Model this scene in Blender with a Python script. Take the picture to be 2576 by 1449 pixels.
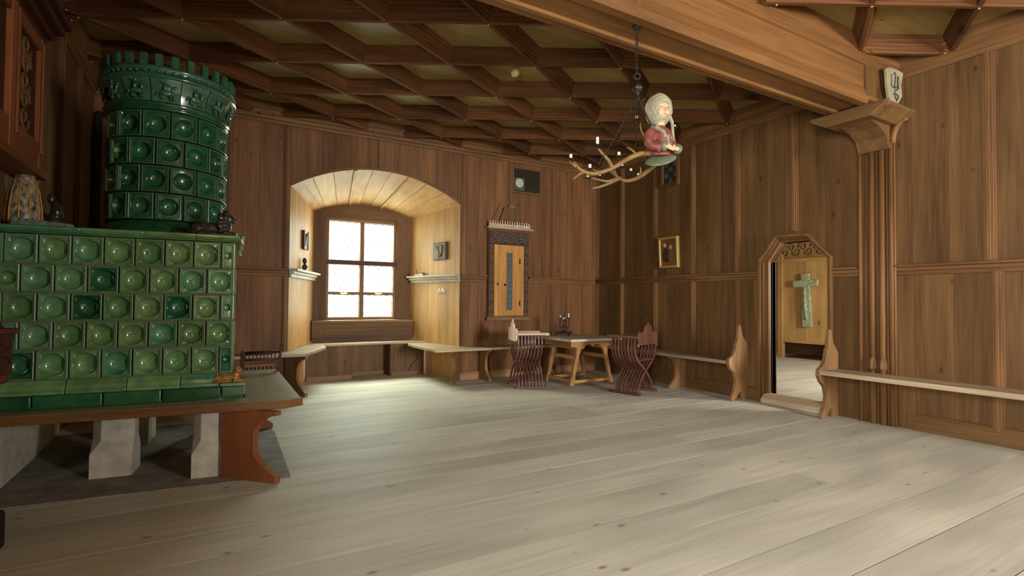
import bpy, math, random
from mathutils import Vector, Matrix
random.seed(7)
for o in list(bpy.data.objects): bpy.data.objects.remove(o)
SC = bpy.context.scene
COL = SC.collection
R = math.radians
PI = math.pi

# ------------------------------------------------------------------ camera
FPX, YAW, PITCH, ROLL, CAMH = 1311.4, 0.5257, 0.0232, 0.00855, 1.32
_f = Vector((math.sin(YAW)*math.cos(PITCH), math.cos(YAW)*math.cos(PITCH), math.sin(PITCH)))
_r0 = Vector((math.cos(YAW), -math.sin(YAW), 0)); _u0 = _r0.cross(_f)
_r = _r0*math.cos(ROLL) + _u0*math.sin(ROLL); _u = -_r0*math.sin(ROLL) + _u0*math.cos(ROLL)
cam_d = bpy.data.cameras.new('camera'); cam = bpy.data.objects.new('camera', cam_d); COL.objects.link(cam)
cam_d.sensor_width = 36; cam_d.lens = 36*FPX/2576; cam_d.clip_start = .05; cam_d.clip_end = 200
cam.matrix_world = Matrix(((_r.x,_u.x,-_f.x,0),(_r.y,_u.y,-_f.y,0),(_r.z,_u.z,-_f.z,CAMH),(0,0,0,1)))
SC.camera = cam
def px(x, y, depth):
    """world point on the ray of a photo pixel at a given distance along the lens axis"""
    return Vector((0,0,CAMH)) + (_f + _r*((x-1288)/FPX) - _u*((y-724.5)/FPX))*depth

# ------------------------------------------------------------------ world, daylight, exposure
world = bpy.data.worlds.new('sky'); SC.world = world; world.use_nodes = True
_bg = world.node_tree.nodes['Background']; _bg.inputs[0].default_value = (1,.985,.95,1); _bg.inputs[1].default_value = 2.6
def area(name, loc, rot, sx, sy, power, col=(1,1,1)):
    l = bpy.data.lights.new(name, 'AREA'); l.shape = 'RECTANGLE'; l.size = sx; l.size_y = sy; l.energy = power; l.color = col
    o = bpy.data.objects.new(name, l); COL.objects.link(o); o.location = loc; o.rotation_euler = rot; return o
# daylight just outside each window; the chamber one is added
area('daylight_niche_window', (2.33, 10.95, 4.35), (R(-42),0,0), 3.4, 2.6, 5200, (1,1,.99))
area('daylight_rear_window', (4.95, -6.42, 1.95), (R(86),0,0), 1.6, 2.0, 1150, (1,.995,.97))
area('daylight_left_window', (-1.77, -.95, 1.95), (0,R(-91),0), 2.0, 1.8, 720, (1,.995,.97))
area('chamber_fill_light', (9.0, 1.75, 1.75), (R(80),0,0), 1.1, 1.3, 270, (1,.96,.88))  # added lamp, brightens the chamber through an unseen made-up window
VS = SC.view_settings
VS.view_transform = 'Standard'; VS.look = 'None'; VS.gamma = 1; VS.use_curve_mapping = False; VS.exposure = 0.14
SC.cycles.max_bounces = 5; SC.cycles.adaptive_threshold = .04; SC.cycles.diffuse_bounces = 3; SC.cycles.glossy_bounces = 2; SC.cycles.transmission_bounces = 3; SC.cycles.transparent_max_bounces = 6; SC.cycles.sample_clamp_indirect = 4; SC.cycles.use_denoising = True

# ------------------------------------------------------------------ materials
def lin(c): return tuple(((v/255)/12.92 if v/255 <= .04045 else ((v/255+.055)/1.055)**2.4) for v in c)+(1,)
def newmat(name):
    m = bpy.data.materials.new(name); m.use_nodes = True
    nt = m.node_tree; b = nt.nodes['Principled BSDF']; return m, nt, b
def N(nt, t, **kw):
    n = nt.nodes.new(t)
    for k, v in kw.items(): setattr(n, k, v)
    return n
def ramp(nt, stops):
    n = nt.nodes.new('ShaderNodeValToRGB'); e = n.color_ramp.elements
    while len(e) < len(stops): e.new(.5)
    for i, (p, c) in enumerate(stops): e[i].position = p; e[i].color = c
    return n
_wc = {}
def wood(kind, axis='z'):
    key = (kind, axis)
    if key in _wc: return _wc[key]
    P = WOOD[kind]
    m, nt, b = newmat('wood_%s_%s' % (kind, axis)); L = nt.links
    tc = N(nt,'ShaderNodeTexCoord'); oi = N(nt,'ShaderNodeObjectInfo')
    off = N(nt,'ShaderNodeVectorMath', operation='SCALE'); off.inputs[0].default_value = (17.3,31.7,23.1); L.new(oi.outputs['Random'], off.inputs['Scale'])
    add = N(nt,'ShaderNodeVectorMath', operation='ADD'); L.new(tc.outputs['Object'], add.inputs[0]); L.new(off.outputs[0], add.inputs[1])
    def scaled(along, across):
        mp = N(nt,'ShaderNodeVectorMath', operation='MULTIPLY'); s = [across]*3; s['xyz'.index(axis)] = along
        mp.inputs[1].default_value = s; L.new(add.outputs[0], mp.inputs[0]); return mp.outputs[0]
    sc = P.get('scale', 1.0)
    n1 = N(nt,'ShaderNodeTexNoise'); n1.inputs['Scale'].default_value = 1; n1.inputs['Detail'].default_value = 3.5; n1.inputs['Roughness'].default_value = .65
    n1.inputs['Distortion'].default_value = .6; L.new(scaled(.55*sc, 9*sc), n1.inputs['Vector'])
    n2 = N(nt,'ShaderNodeTexNoise'); n2.inputs['Scale'].default_value = 1; n2.inputs['Detail'].default_value = 1.5; L.new(scaled(2.2*sc, 85*sc), n2.inputs['Vector'])
    n3 = N(nt,'ShaderNodeTexNoise'); n3.inputs['Scale'].default_value = 1; n3.inputs['Detail'].default_value = 1.5; L.new(scaled(.8, 1.6), n3.inputs['Vector'])
    r1 = ramp(nt, [(.3, lin(P['dark'])), (.72, lin(P['light']))]); 
    mx = N(nt,'ShaderNodeMix', data_type='FLOAT'); mx.inputs[0].default_value = .32; L.new(n1.outputs[0], mx.inputs[2]); L.new(n2.outputs[0], mx.inputs[3])
    L.new(mx.outputs[0], r1.inputs[0])
    # per-piece tone
    mr = N(nt,'ShaderNodeMapRange'); t = P.get('tone', .16); mr.inputs[3].default_value = 1-t; mr.inputs[4].default_value = 1+t; L.new(oi.outputs['Random'], mr.inputs[0])
    mr2 = N(nt,'ShaderNodeMapRange'); mr2.inputs[1].default_value = .3; mr2.inputs[2].default_value = .7; mr2.inputs[3].default_value = .82; mr2.inputs[4].default_value = 1.15; L.new(n3.outputs[0], mr2.inputs[0])
    mm = N(nt,'ShaderNodeMath', operation='MULTIPLY'); L.new(mr.outputs[0], mm.inputs[0]); L.new(mr2.outputs[0], mm.inputs[1])
    mul = N(nt,'ShaderNodeVectorMath', operation='SCALE'); L.new(r1.outputs[0], mul.inputs[0]); L.new(mm.outputs[0], mul.inputs['Scale'])
    # knots
    vo = N(nt,'ShaderNodeTexVoronoi'); vo.inputs['Scale'].default_value = 1; kn = P.get('knots', 1.0)
    L.new(scaled(1.3*kn, 2.6*kn), vo.inputs['Vector'])
    kr = ramp(nt, [(.03, (1,1,1,1)), (.11, (0,0,0,1))]); L.new(vo.outputs['Distance'], kr.inputs[0])
    km = N(nt,'ShaderNodeMix', data_type='RGBA'); L.new(mul.outputs[0], km.inputs[6]); km.inputs[7].default_value = lin(P.get('knot', tuple(int(v*.55) for v in P['dark'])))
    kf = N(nt,'ShaderNodeMath', operation='MULTIPLY'); kf.inputs[1].default_value = P.get('knotmix', .75); L.new(kr.outputs[0], kf.inputs[0]); L.new(kf.outputs[0], km.inputs[0])
    L.new(km.outputs[2], b.inputs['Base Color'])
    b.inputs['Roughness'].default_value = P.get('rough', .55); b.inputs['Specular IOR Level'].default_value = P.get('spec', .3)
    bp = N(nt,'ShaderNodeBump'); bp.inputs['Strength'].default_value = P.get('bump', .15); bp.inputs['Distance'].default_value = .004
    L.new(mx.outputs[0], bp.inputs['Height']); L.new(bp.outputs[0], b.inputs['Normal'])
    _wc[key] = m; return m
WOOD = {
 'wall':   dict(dark=(77,52,29), light=(121,89,53), knots=1.8, spec=.2, tone=.07),
 'wallred':dict(dark=(82,51,28), light=(134,92,55), knots=1.8, spec=.2, tone=.08),
 'batten': dict(dark=(84,55,31), light=(134,95,57), knots=.5, spec=.2),
 'niche':  dict(dark=(158,112,60), light=(208,166,106), knots=.9, knotmix=.5),
 'ceil':   dict(dark=(66,40,22), light=(116,76,44), knots=.6, spec=.12, rough=.75),
 'coffer': dict(dark=(118,97,52), light=(162,138,84), knots=2.2, tone=.08),
 'beam':   dict(dark=(84,54,27), light=(120,83,45), knots=.5, spec=.2),
 'floor':  dict(dark=(176,169,151), light=(206,200,184), knots=2.1, knotmix=.75, knot=(110,88,66), rough=.6, tone=.05, spec=.25),
 'bench':  dict(dark=(136,112,84), light=(192,172,142), knots=.8, knotmix=.4, knot=(90,66,44), rough=.45),
 'bracket':dict(dark=(106,74,45), light=(154,116,76), knots=.8),
 'stovebench': dict(dark=(138,130,98), light=(174,164,128), knots=.4, knotmix=.3, rough=.5),
 'red':    dict(dark=(92,50,28), light=(138,82,46), knots=.6),
 'dark':   dict(dark=(48,24,16), light=(86,48,32), knots=.5),
 'black':  dict(dark=(20,14,11), light=(42,30,24), knots=.5),
 'chair':  dict(dark=(72,42,34), light=(116,78,62), knots=.5, rough=.4),
 'pale':   dict(dark=(176,150,122), light=(214,192,166), knots=.5),
 'honey':  dict(dark=(156,100,44), light=(200,146,76), knots=.5),
 'tabletop': dict(dark=(186,172,150), light=(222,212,194), knots=.8, knotmix=.3, rough=.5),
 'table':  dict(dark=(132,90,48), light=(186,142,88), knots=.9),
 'bed':    dict(dark=(144,106,60), light=(184,146,90), knots=1.0),
 'bone':   dict(dark=(92,68,38), light=(152,120,74), knots=.3, knotmix=.2, scale=2.0, rough=.45),
}
def flat(name, c, rough=.5, metal=0, spec=.4, noise=None, nscale=30, bump=0):
    m, nt, b = newmat(name); b.inputs['Base Color'].default_value = lin(c); b.inputs['Roughness'].default_value = rough
    b.inputs['Metallic'].default_value = metal; b.inputs['Specular IOR Level'].default_value = spec
    if noise:
        tc = N(nt,'ShaderNodeTexCoord'); n = N(nt,'ShaderNodeTexNoise'); n.inputs['Scale'].default_value = nscale; n.inputs['Detail'].default_value = 5
        nt.links.new(tc.outputs['Object'], n.inputs['Vector']); r = ramp(nt, [(.35, lin(c)), (.68, lin(noise))])
        nt.links.new(n.outputs[0], r.inputs[0]); nt.links.new(r.outputs[0], b.inputs['Base Color'])
        if bump:
            bp = N(nt,'ShaderNodeBump'); bp.inputs['Strength'].default_value = bump; bp.inputs['Distance'].default_value = .01
            nt.links.new(n.outputs[0], bp.inputs['Height']); nt.links.new(bp.outputs[0], b.inputs['Normal'])
    return m
def glaze(name, c1, c2, c3, rough=.16):
    m, nt, b = newmat(name); L = nt.links
    oi = N(nt,'ShaderNodeObjectInfo'); tc = N(nt,'ShaderNodeTexCoord')
    n = N(nt,'ShaderNodeTexNoise'); n.inputs['Scale'].default_value = 14; n.inputs['Detail'].default_value = 4
    off = N(nt,'ShaderNodeVectorMath', operation='SCALE'); off.inputs[0].default_value = (9,13,7); L.new(oi.outputs['Random'], off.inputs['Scale'])
    add = N(nt,'ShaderNodeVectorMath', operation='ADD'); L.new(tc.outputs['Object'], add.inputs[0]); L.new(off.outputs[0], add.inputs[1]); L.new(add.outputs[0], n.inputs['Vector'])
    rr = ramp(nt, [(0, lin(c1)), (.55, lin(c2)), (1, lin(c3))]); L.new(oi.outputs['Random'], rr.inputs[0])
    mr = N(nt,'ShaderNodeMapRange'); mr.inputs[1].default_value = .3; mr.inputs[2].default_value = .7; mr.inputs[3].default_value = .72; mr.inputs[4].default_value = 1.2; L.new(n.outputs[0], mr.inputs[0])
    mul = N(nt,'ShaderNodeVectorMath', operation='SCALE'); L.new(rr.outputs[0], mul.inputs[0]); L.new(mr.outputs[0], mul.inputs['Scale'])
    L.new(mul.outputs[0], b.inputs['Base Color']); b.inputs['Roughness'].default_value = rough; b.inputs['Specular IOR Level'].default_value = .6
    b.inputs['Coat Weight'].default_value = .5; b.inputs['Coat Roughness'].default_value = .06
    bp = N(nt,'ShaderNodeBump'); bp.inputs['Strength'].default_value = .05; bp.inputs['Distance'].default_value = .004; L.new(n.outputs[0], bp.inputs['Height']); L.new(bp.outputs[0], b.inputs['Normal'])
    return m
M = {
 'glaze': glaze('green_glaze', (78,112,66), (106,138,86), (66,120,86)),
 'glaze_dark': glaze('dark_green_glaze', (26,72,42), (42,92,56), (30,86,57)),
 'glaze_crown': glaze('crown_glaze', (46,86,64), (60,98,74), (52,92,74)),
 'glaze_edge': flat('worn_glaze_edge', (112,124,94), .3, noise=(88,108,76), nscale=40),
 'glaze_edge_dark': flat('worn_dark_glaze_edge', (78,98,80), .3, noise=(56,82,62), nscale=40),
 'grout': flat('grout', (96,100,84), .8, noise=(70,78,64), nscale=20),
 'plaster': flat('plaster', (190,182,164), .85, noise=(160,152,136), nscale=9, bump=.3),
 'stone': flat('hearth_stone', (112,106,98), .8, noise=(146,138,126), nscale=6, bump=.5),
 'iron': flat('wrought_iron', (38,36,36), .45, metal=.6, noise=(62,58,56), nscale=40),
 'lead': flat('lead', (60,60,58), .5, metal=.4),
 'brass': flat('brass', (190,150,70), .3, metal=.9),
 'candle': flat('candle_wax', (232,222,196), .5),
 'gold_glaze': flat('ochre_glaze', (120,82,30), .25, noise=(160,116,50), nscale=25),
 'bronze': flat('dark_bronze', (44,38,34), .3, metal=.3, noise=(78,68,58), nscale=40),
 'scarf': flat('painted_linen', (138,129,104), .7, noise=(158,149,123), nscale=18),
 'skin': flat('painted_skin', (192,152,118), .45, noise=(206,168,134), nscale=14),
 'robe': flat('painted_robe', (100,46,37), .55, noise=(128,70,57), nscale=16),
 'collar': flat('painted_collar', (112,112,96), .55, noise=(134,132,112), nscale=30),
 'shieldgreen': flat('painted_green', (84,98,72), .5, noise=(104,112,84), nscale=14),
 'redpaint': flat('red_paint', (140,72,58), .6),
 'ivory': flat('painted_ivory', (150,140,108), .6, noise=(132,120,90), nscale=10),
 'ink': flat('dark_paint', (46,50,60), .6),
 'white': flat('porcelain', (226,220,204), .3),
 'carve': flat('carved_wood', (92,70,46), .6, noise=(124,104,72), nscale=60),
 'carveblue': flat('carved_foliage', (70,78,70), .6, noise=(112,100,72), nscale=50),
 'ironblue': flat('iron_inlay', (64,70,76), .45, metal=.3, noise=(92,94,92), nscale=30),
 'copper': flat('weathered_wood', (120,130,98), .8, noise=(160,164,128), nscale=16, bump=.5),
 'bluepaint': flat('painted_dark_figures', (44,44,60), .4, noise=(170,150,110), nscale=24),
 'yellowpaint': flat('yellow_glaze', (196,140,40), .35),
 'mossy': flat('mottled_green_stone', (84,100,84), .7, noise=(116,126,104), nscale=25, bump=.6),
 'underfloor': flat('dark_subfloor', (34,26,20), .9),
 'canvas': flat('painted_ground', (96,62,26), .6, noise=(128,86,38), nscale=6),
 'picgold': flat('gilt', (176,146,84), .35, metal=.4),
 'picdark': flat('picture_dark', (40,32,24), .5, noise=(66,50,34), nscale=12),
}
def glassmat(name, tint, gloss=.12):
    m, nt, b = newmat(name); L = nt.links
    tr = N(nt,'ShaderNodeBsdfTransparent'); tr.inputs[0].default_value = tint+(1,)
    tl = N(nt,'ShaderNodeBsdfTranslucent'); tl.inputs[0].default_value = tint+(1,)
    gl = N(nt,'ShaderNodeBsdfGlossy'); gl.inputs['Roughness'].default_value = .08
    m1 = N(nt,'ShaderNodeMixShader'); m1.inputs[0].default_value = .25; L.new(tr.outputs[0], m1.inputs[1]); L.new(tl.outputs[0], m1.inputs[2])
    m2 = N(nt,'ShaderNodeMixShader'); m2.inputs[0].default_value = gloss; L.new(m1.outputs[0], m2.inputs[1]); L.new(gl.outputs[0], m2.inputs[2])
    L.new(m2.outputs[0], nt.nodes['Material Output'].inputs[0]); return m
M['pane'] = glassmat('crown_glass', (.93,.97,.92), .06)
M['pane_dark'] = flat('dark_glass', (70,80,84), .12, spec=.8, noise=(96,96,84), nscale=20)
M['mirror'] = flat('old_dark_glass', (52,44,34), .10, spec=.9)

# ------------------------------------------------------------------ mesh helpers
def lerp2(a, b, t): return a+(b-a)*t
class MB:
    def __init__(s): s.v = []; s.f = []
    def add(s, V, F):
        k = len(s.v); s.v += [tuple(p) for p in V]; s.f += [tuple(i+k for i in f) for f in F]; return s
    def box(s, x0, x1, y0, y1, z0, z1):
        return s.add([(x0,y0,z0),(x1,y0,z0),(x1,y1,z0),(x0,y1,z0),(x0,y0,z1),(x1,y0,z1),(x1,y1,z1),(x0,y1,z1)],
                     [(0,3,2,1),(4,5,6,7),(0,1,5,4),(1,2,6,5),(2,3,7,6),(3,0,4,7)])
    def prism(s, poly, axis, t0, t1):
        """poly in the two other axes (in x,y,z order), extruded along axis"""
        n = len(poly); V = []
        for t in (t0, t1):
            for a, b in poly: V.append({'x':(t,a,b),'y':(a,t,b),'z':(a,b,t)}[axis])
        F = [tuple(range(n)), tuple(range(2*n-1, n-1, -1))] + [(i, i+n, (i+1)%n+n, (i+1)%n) for i in range(n)]
        return s.add(V, F)
    def lathe(s, prof, n=24, c=(0,0,0), a0=0, a1=2*PI):
        full = abs(a1-a0-2*PI) < 1e-6; m = n if full else n+1; V = []
        for r, z in prof:
            for i in range(m):
                a = a0+(a1-a0)*i/n; V.append((c[0]+r*math.cos(a), c[1]+r*math.sin(a), c[2]+z))
        F = []
        for j in range(len(prof)-1):
            for i in range(n):
                k = (i+1) % m; F.append((j*m+i, j*m+k, (j+1)*m+k, (j+1)*m+i))
        return s.add(V, F)
    def tube(s, pts, rad, n=8, cap=True, flatz=1.0):
        pts = [Vector(p) for p in pts]; m = len(pts)
        if not hasattr(rad, '__len__'): rad = [rad]*m
        V = []; up = None
        for i, p in enumerate(pts):
            t = (pts[min(i+1,m-1)]-pts[max(i-1,0)]).normalized()
            if up is None: up = Vector((0,0,1)) if abs(t.z) < .9 else Vector((1,0,0))
            a = t.cross(up).normalized(); bb = a.cross(t).normalized(); up = bb
            for k in range(n):
                w = 2*PI*k/n; V.append(p + (a*math.cos(w) + bb*math.sin(w)*flatz)*rad[i])
        F = [(i*n+k, i*n+(k+1)%n, (i+1)*n+(k+1)%n, (i+1)*n+k) for i in range(m-1) for k in range(n)]
        if cap: F += [tuple(range(n-1,-1,-1)), tuple((m-1)*n+k for k in range(n))]
        return s.add(V, F)
    def ell(s, c, r, rot=None, n=12, m=8):
        V = []; c = Vector(c); rm = rot.to_matrix() if rot else None
        for j in range(m+1):
            ph = PI*j/m
            for i in range(n):
                a = 2*PI*i/n; p = Vector((r[0]*math.sin(ph)*math.cos(a), r[1]*math.sin(ph)*math.sin(a), r[2]*math.cos(ph)))
                V.append(c + (rm @ p if rm else p))
        return s.add(V, [(j*n+i, (j+1)*n+i, (j+1)*n+(i+1)%n, j*n+(i+1)%n) for j in range(m) for i in range(n)])
    def bar(s, a, b, w, h, up=(0,0,1)):
        """straight bar with a rectangular section between two points"""
        a = Vector(a); b = Vector(b); t = (b-a).normalized(); u = Vector(up); x = t.cross(u)
        if x.length < 1e-4: x = t.cross(Vector((1,0,0)))
        x.normalize(); y = x.cross(t).normalized(); V = []
        for p in (a, b):
            for sx, sy in ((-1,-1),(1,-1),(1,1),(-1,1)): V.append(p + x*sx*w/2 + y*sy*h/2)
        return s.add(V, [(0,1,2,3),(7,6,5,4),(0,4,5,1),(1,5,6,2),(2,6,7,3),(3,7,4,0)])
    def mesh(s, name):
        me = bpy.data.meshes.new(name); me.from_pydata(s.v, [], s.f); me.validate()
        import bmesh
        b = bmesh.new(); b.from_mesh(me); bmesh.ops.recalc_face_normals(b, faces=b.faces); b.to_mesh(me); b.free()
        return me
    def build(s, name, mat, parent=None, loc=(0,0,0), rot=(0,0,0), smooth=False, bevel=0, remesh=0):
        return place(name, s.mesh(name), mat, parent, loc, rot, smooth, bevel, remesh)
def place(name, me, mat, parent=None, loc=(0,0,0), rot=(0,0,0), smooth=False, bevel=0, remesh=0):
    if not me.materials: me.materials.append(mat)
    o = bpy.data.objects.new(name, me); COL.objects.link(o); o.parent = parent; o.location = loc; o.rotation_euler = rot
    if smooth:
        for p in me.polygons: p.use_smooth = True
    if remesh:
        md = o.modifiers.new('r','REMESH'); md.mode = 'VOXEL'; md.voxel_size = remesh; md.use_smooth_shade = True
        md = o.modifiers.new('s','SMOOTH'); md.iterations = 2; md.factor = .5
    if bevel:
        md = o.modifiers.new('b','BEVEL'); md.width = bevel; md.segments = 2; md.limit_method = 'ANGLE'
    return o
def thing(name, label, cat, loc=(0,0,0), rotz=0, group=None):
    o = bpy.data.objects.new(name, None); COL.objects.link(o); o.location = loc; o.rotation_euler = (0,0,rotz); o.empty_display_size = .1
    o['label'] = label; o['category'] = cat
    if group: o['group'] = group
    return o
def tag(o, label, cat, group=None):
    o['label'] = label; o['category'] = cat
    if group: o['group'] = group
    return o
def struct(o, label=None, cat=None):
    o['kind'] = 'structure'
    if label: o['label'] = label
    if cat: o['category'] = cat
    return o
def dup(root, loc, rotz, label, group=None):
    r = root.copy(); COL.objects.link(r); r.location = loc; r.rotation_euler = (0,0,rotz); r['label'] = label
    if group: r['group'] = group
    for ch in list(root.children):
        c = ch.copy(); COL.objects.link(c); c.parent = r
        for g in list(ch.children):
            d = g.copy(); COL.objects.link(d); d.parent = c
    return r
def clip(poly, x0, x1, y0, y1):
    for ax, lim, sg in ((0,x0,1),(0,x1,-1),(1,y0,1),(1,y1,-1)):
        out = []
        for i in range(len(poly)):
            a, b = poly[i], poly[(i+1) % len(poly)]; da = (a[ax]-lim)*sg; db = (b[ax]-lim)*sg
            if da >= 0: out.append(a)
            if da*db < 0: t = da/(da-db); out.append((a[0]+(b[0]-a[0])*t, a[1]+(b[1]-a[1])*t))
        poly = out
        if len(poly) < 3: return []
    return poly
def clipseg(a, b, x0, x1, y0, y1):
    t0, t1 = 0., 1.; d = (b[0]-a[0], b[1]-a[1])
    for p, q in ((-d[0], a[0]-x0), (d[0], x1-a[0]), (-d[1], a[1]-y0), (d[1], y1-a[1])):
        if abs(p) < 1e-9:
            if q < 0: return None
        else:
            t = q/p
            if p < 0: t0 = max(t0, t)
            else: t1 = min(t1, t)
    if t1-t0 < .05: return None
    return ((a[0]+d[0]*t0, a[1]+d[1]*t0), (a[0]+d[0]*t1, a[1]+d[1]*t1))

# ------------------------------------------------------------------ the room: main dimensions
XL, XR, YB, YF = -1.24, 6.42, 7.86, -4.6      # left, right, back, rear (behind the camera)
ZD, ZC, HC, ZP = 1.734, 3.733, 3.83, 3.995     # dado rail, cornice foot, rib soffit, coffer panels
YN, NXL, NXR = 9.30, 1.505, 3.215             # window wall of the niche
NFL, NFR = .955, 3.56                         # niche opening in the back wall

# ---------------------------------------------------------------- floor
floor = struct(MB().box(XL-.1, XR+.1, YF-.1, YN, -.12, -.002).build('floor', M['underfloor']), 'pale scrubbed floor of wide worn boards', 'floor')
rf = random.Random(3)
def floor_rows(parent, x0, x1, y0, y1, z, wmin=.21, wmax=.33, cut=None):
    y = y0
    while y < y1-.02:
        w = rf.uniform(wmin, wmax); ye = min(y+w, y1)
        a, b = cut(y, ye) if cut else (x0, x1)
        x = a
        while x < b-.05:
            xe = min(x+rf.choice((9, 9, 5.2)), b)
            if b-xe < .6: xe = b
            g = .005
            MB().box(x+g/2-(x+xe)/2, xe-g/2-(x+xe)/2, g/2, ye-y-g/2, -.03, 0).build('floor_plank', wood('floor','x'), parent,
                loc=((x+xe)/2, y, z+rf.uniform(-.001,0)), rot=(rf.uniform(-.001,.001),0,0))
            x = xe
        y = ye
floor_rows(floor, XL, XR, YF, YB, 0, .25, .40)
def nichecut(a, b):
    t = (a-YB)/(YN-YB); return (NFL+(NXL-NFL)*t, NFR+(NXR-NFR)*t)
floor_rows(floor, 0, 0, YB, 9.1, 0, cut=nichecut)

# ---------------------------------------------------------------- panelled walls
def pw(axis, face, sgn):
    """returns fn(mb, a0,a1, d0,d1, z0,z1) placing boxes relative to a wall face; d>0 is into the room"""
    def f(mb, a0, a1, d0, d1, z0, z1):
        c = sorted((face+sgn*d0, face+sgn*d1))
        if axis == 'y': mb.box(a0, a1, c[0], c[1], z0, z1)     # wall along x
        else: mb.box(c[0], c[1], a0, a1, z0, z1)
        return mb
    return f
def boards(parent, axis, face, sgn, a0, a1, z0, z1, zlo=None, brk=(), kind='wall', width=.3):
    n = max(1, round((a1-a0)/width)); g = .0025
    for i in range(n):
        u0 = a0+(a1-a0)*i/n+g/2; u1 = a0+(a1-a0)*(i+1)/n-g/2
        dd = rf.uniform(0, .003)
        if zlo is None: poly = [(u0,z0),(u1,z0),(u1,z1),(u0,z1)]
        else:
            xs = [u0]+[b for b in brk if u0 < b < u1]+[u1]
            poly = [(x, zlo(x)) for x in xs]+[(u1,z1),(u0,z1)]
        c0, c1 = sorted((face-sgn*.018, face+sgn*dd))
        MB().prism(poly, axis, c0, c1).build('board', wood(kind,'z'), parent)
def batten(parent, axis, face, sgn, a, z0, z1, w=.10):
    f = pw(axis, face, sgn); mb = MB()
    f(mb, a-w/2, a+w/2, 0, .014, z0, z1); f(mb, a-w*.36, a+w*.36, .014, .03, z0, z1); f(mb, a-w*.14, a+w*.14, .03, .043, z0, z1)
    mb.build('batten', wood('batten','z'), parent, bevel=.003)
def profile_rail(parent, name, axis, face, sgn, a0, a1, prof, kind='batten'):
    """prof: list of (d, z); rail runs along the wall"""
    poly = [(face+sgn*d, z) for d, z in prof]
    MB().prism(poly, 'x' if axis == 'y' else 'y', a0, a1).build(name, wood(kind, 'x' if axis == 'y' else 'y'), parent, bevel=.002)
CORN = [(0,ZC),(.022,ZC),(.028,ZC+.04),(.05,ZC+.048),(.056,ZC+.085),(.085,ZC+.1),(.09,ZC+.15),(.125,ZC+.17),(.13,ZC+.26),(0,ZC+.26)]
DADO = [(0,ZD-.115),(.018,ZD-.11),(.022,ZD-.075),(.04,ZD-.065),(.045,ZD-.035),(.075,ZD-.025),(.075,ZD-.004),(.06,ZD),(0,ZD)]

# back wall ----------------------------------------------------------
XM = (NFL+NFR)/2
def arcz(x, x0, x1, zs, rise):
    c = (x1-x0)/2; Rr = (c*c+rise*rise)/(2*rise); return zs+rise-Rr+math.sqrt(max(0, Rr*Rr-(x-(x0+x1)/2)**2))
farc = lambda x: arcz(x, NFL, NFR, 2.895, .385)
barc = lambda x: arcz(x, NXL, NXR, 2.80, .185)
mb = MB(); mb.box(XL-.1, NFL, YB+.018, YB+.12, -.03, 4.1); mb.box(NFR, XR+.1, YB+.018, YB+.12, -.03, 4.1)
xs = [NFL+(NFR-NFL)*i/24 for i in range(25)]
mb.prism([(x, farc(x)) for x in xs]+[(NFR,4.1),(NFL,4.1)], 'y', YB+.018, YB+.12)
wall_back = struct(mb.build('wall_back', wood('wall','z')), 'reddish brown panelled wall with the window niche', 'wall')
up = [XL, -.55, .20, .92, 2.204, 3.60, 4.50, 5.40, XR]
for i in range(len(up)-1):
    a0, a1 = up[i], up[i+1]
    if a0 in (.92, 2.204):
        boards(wall_back, 'y', YB, -1, max(a0,NFL), min(a1,NFR), 0, ZC+.02, zlo=lambda x: farc(min(max(x,NFL),NFR)), brk=xs, width=.45, kind='wallred')
    else: boards(wall_back, 'y', YB, -1, a0, a1, ZD-.02, ZC+.02, width=.3, kind='wallred')
boards(wall_back, 'y', YB, -1, .92, NFL, ZD-.02, ZC+.02); boards(wall_back, 'y', YB, -1, NFR, 3.60, ZD-.02, ZC+.02)
for a0, a1 in ((XL,-.55),(-.55,.20),(.20,.92),(3.60,4.50),(4.50,5.40),(5.40,XR)): boards(wall_back, 'y', YB, -1, a0, a1, 0, ZD-.05, kind='wallred')
boards(wall_back, 'y', YB, -1, .92, NFL, 0, ZD-.05); boards(wall_back, 'y', YB, -1, NFR, 3.60, 0, ZD-.05)
for a in (-.55, .20, .905, 3.61, 4.50, 5.40, XR-.05):
    batten(wall_back, 'y', YB, -1, a, 3.02 if a == 4.50 else ZD, ZC, .085)
batten(wall_back, 'y', YB, -1, 2.204, 3.30, ZC, .06)
for a in (-.55, .20, .905, 3.61, 5.40, XR-.05): batten(wall_back, 'y', YB, -1, a, .10, ZD-.1, .07)
for a0, a1 in ((XL,.95),(3.57,4.05),(4.88,XR)): profile_rail(wall_back, 'dado_rail', 'y', YB, -1, a0, a1, DADO)
profile_rail(wall_back, 'cornice', 'y', YB, -1, XL, XR, CORN)
for a0, a1 in ((XL,.95),(3.57,XR)): profile_rail(wall_back, 'baseboard', 'y', YB, -1, a0, a1, [(0,0),(.03,0),(.03,.10),(.015,.13),(0,.13)], 'bracket')
# arch edge trim
mb = MB()
for i in range(24):
    a, b = xs[i], xs[i+1]; mb.add([(a,YB-.012,farc(a)-.005),(b,YB-.012,farc(b)-.005),(b,YB-.012,farc(b)+.035),(a,YB-.012,farc(a)+.035),(a,YB+.02,farc(a)-.005),(b,YB+.02,farc(b)-.005),(b,YB+.02,farc(b)+.035),(a,YB+.02,farc(a)+.035)],
        [(0,1,2,3),(7,6,5,4),(0,4,5,1),(3,2,6,7)])
mb.build('arch_trim', wood('batten','x'), wall_back)

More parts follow.
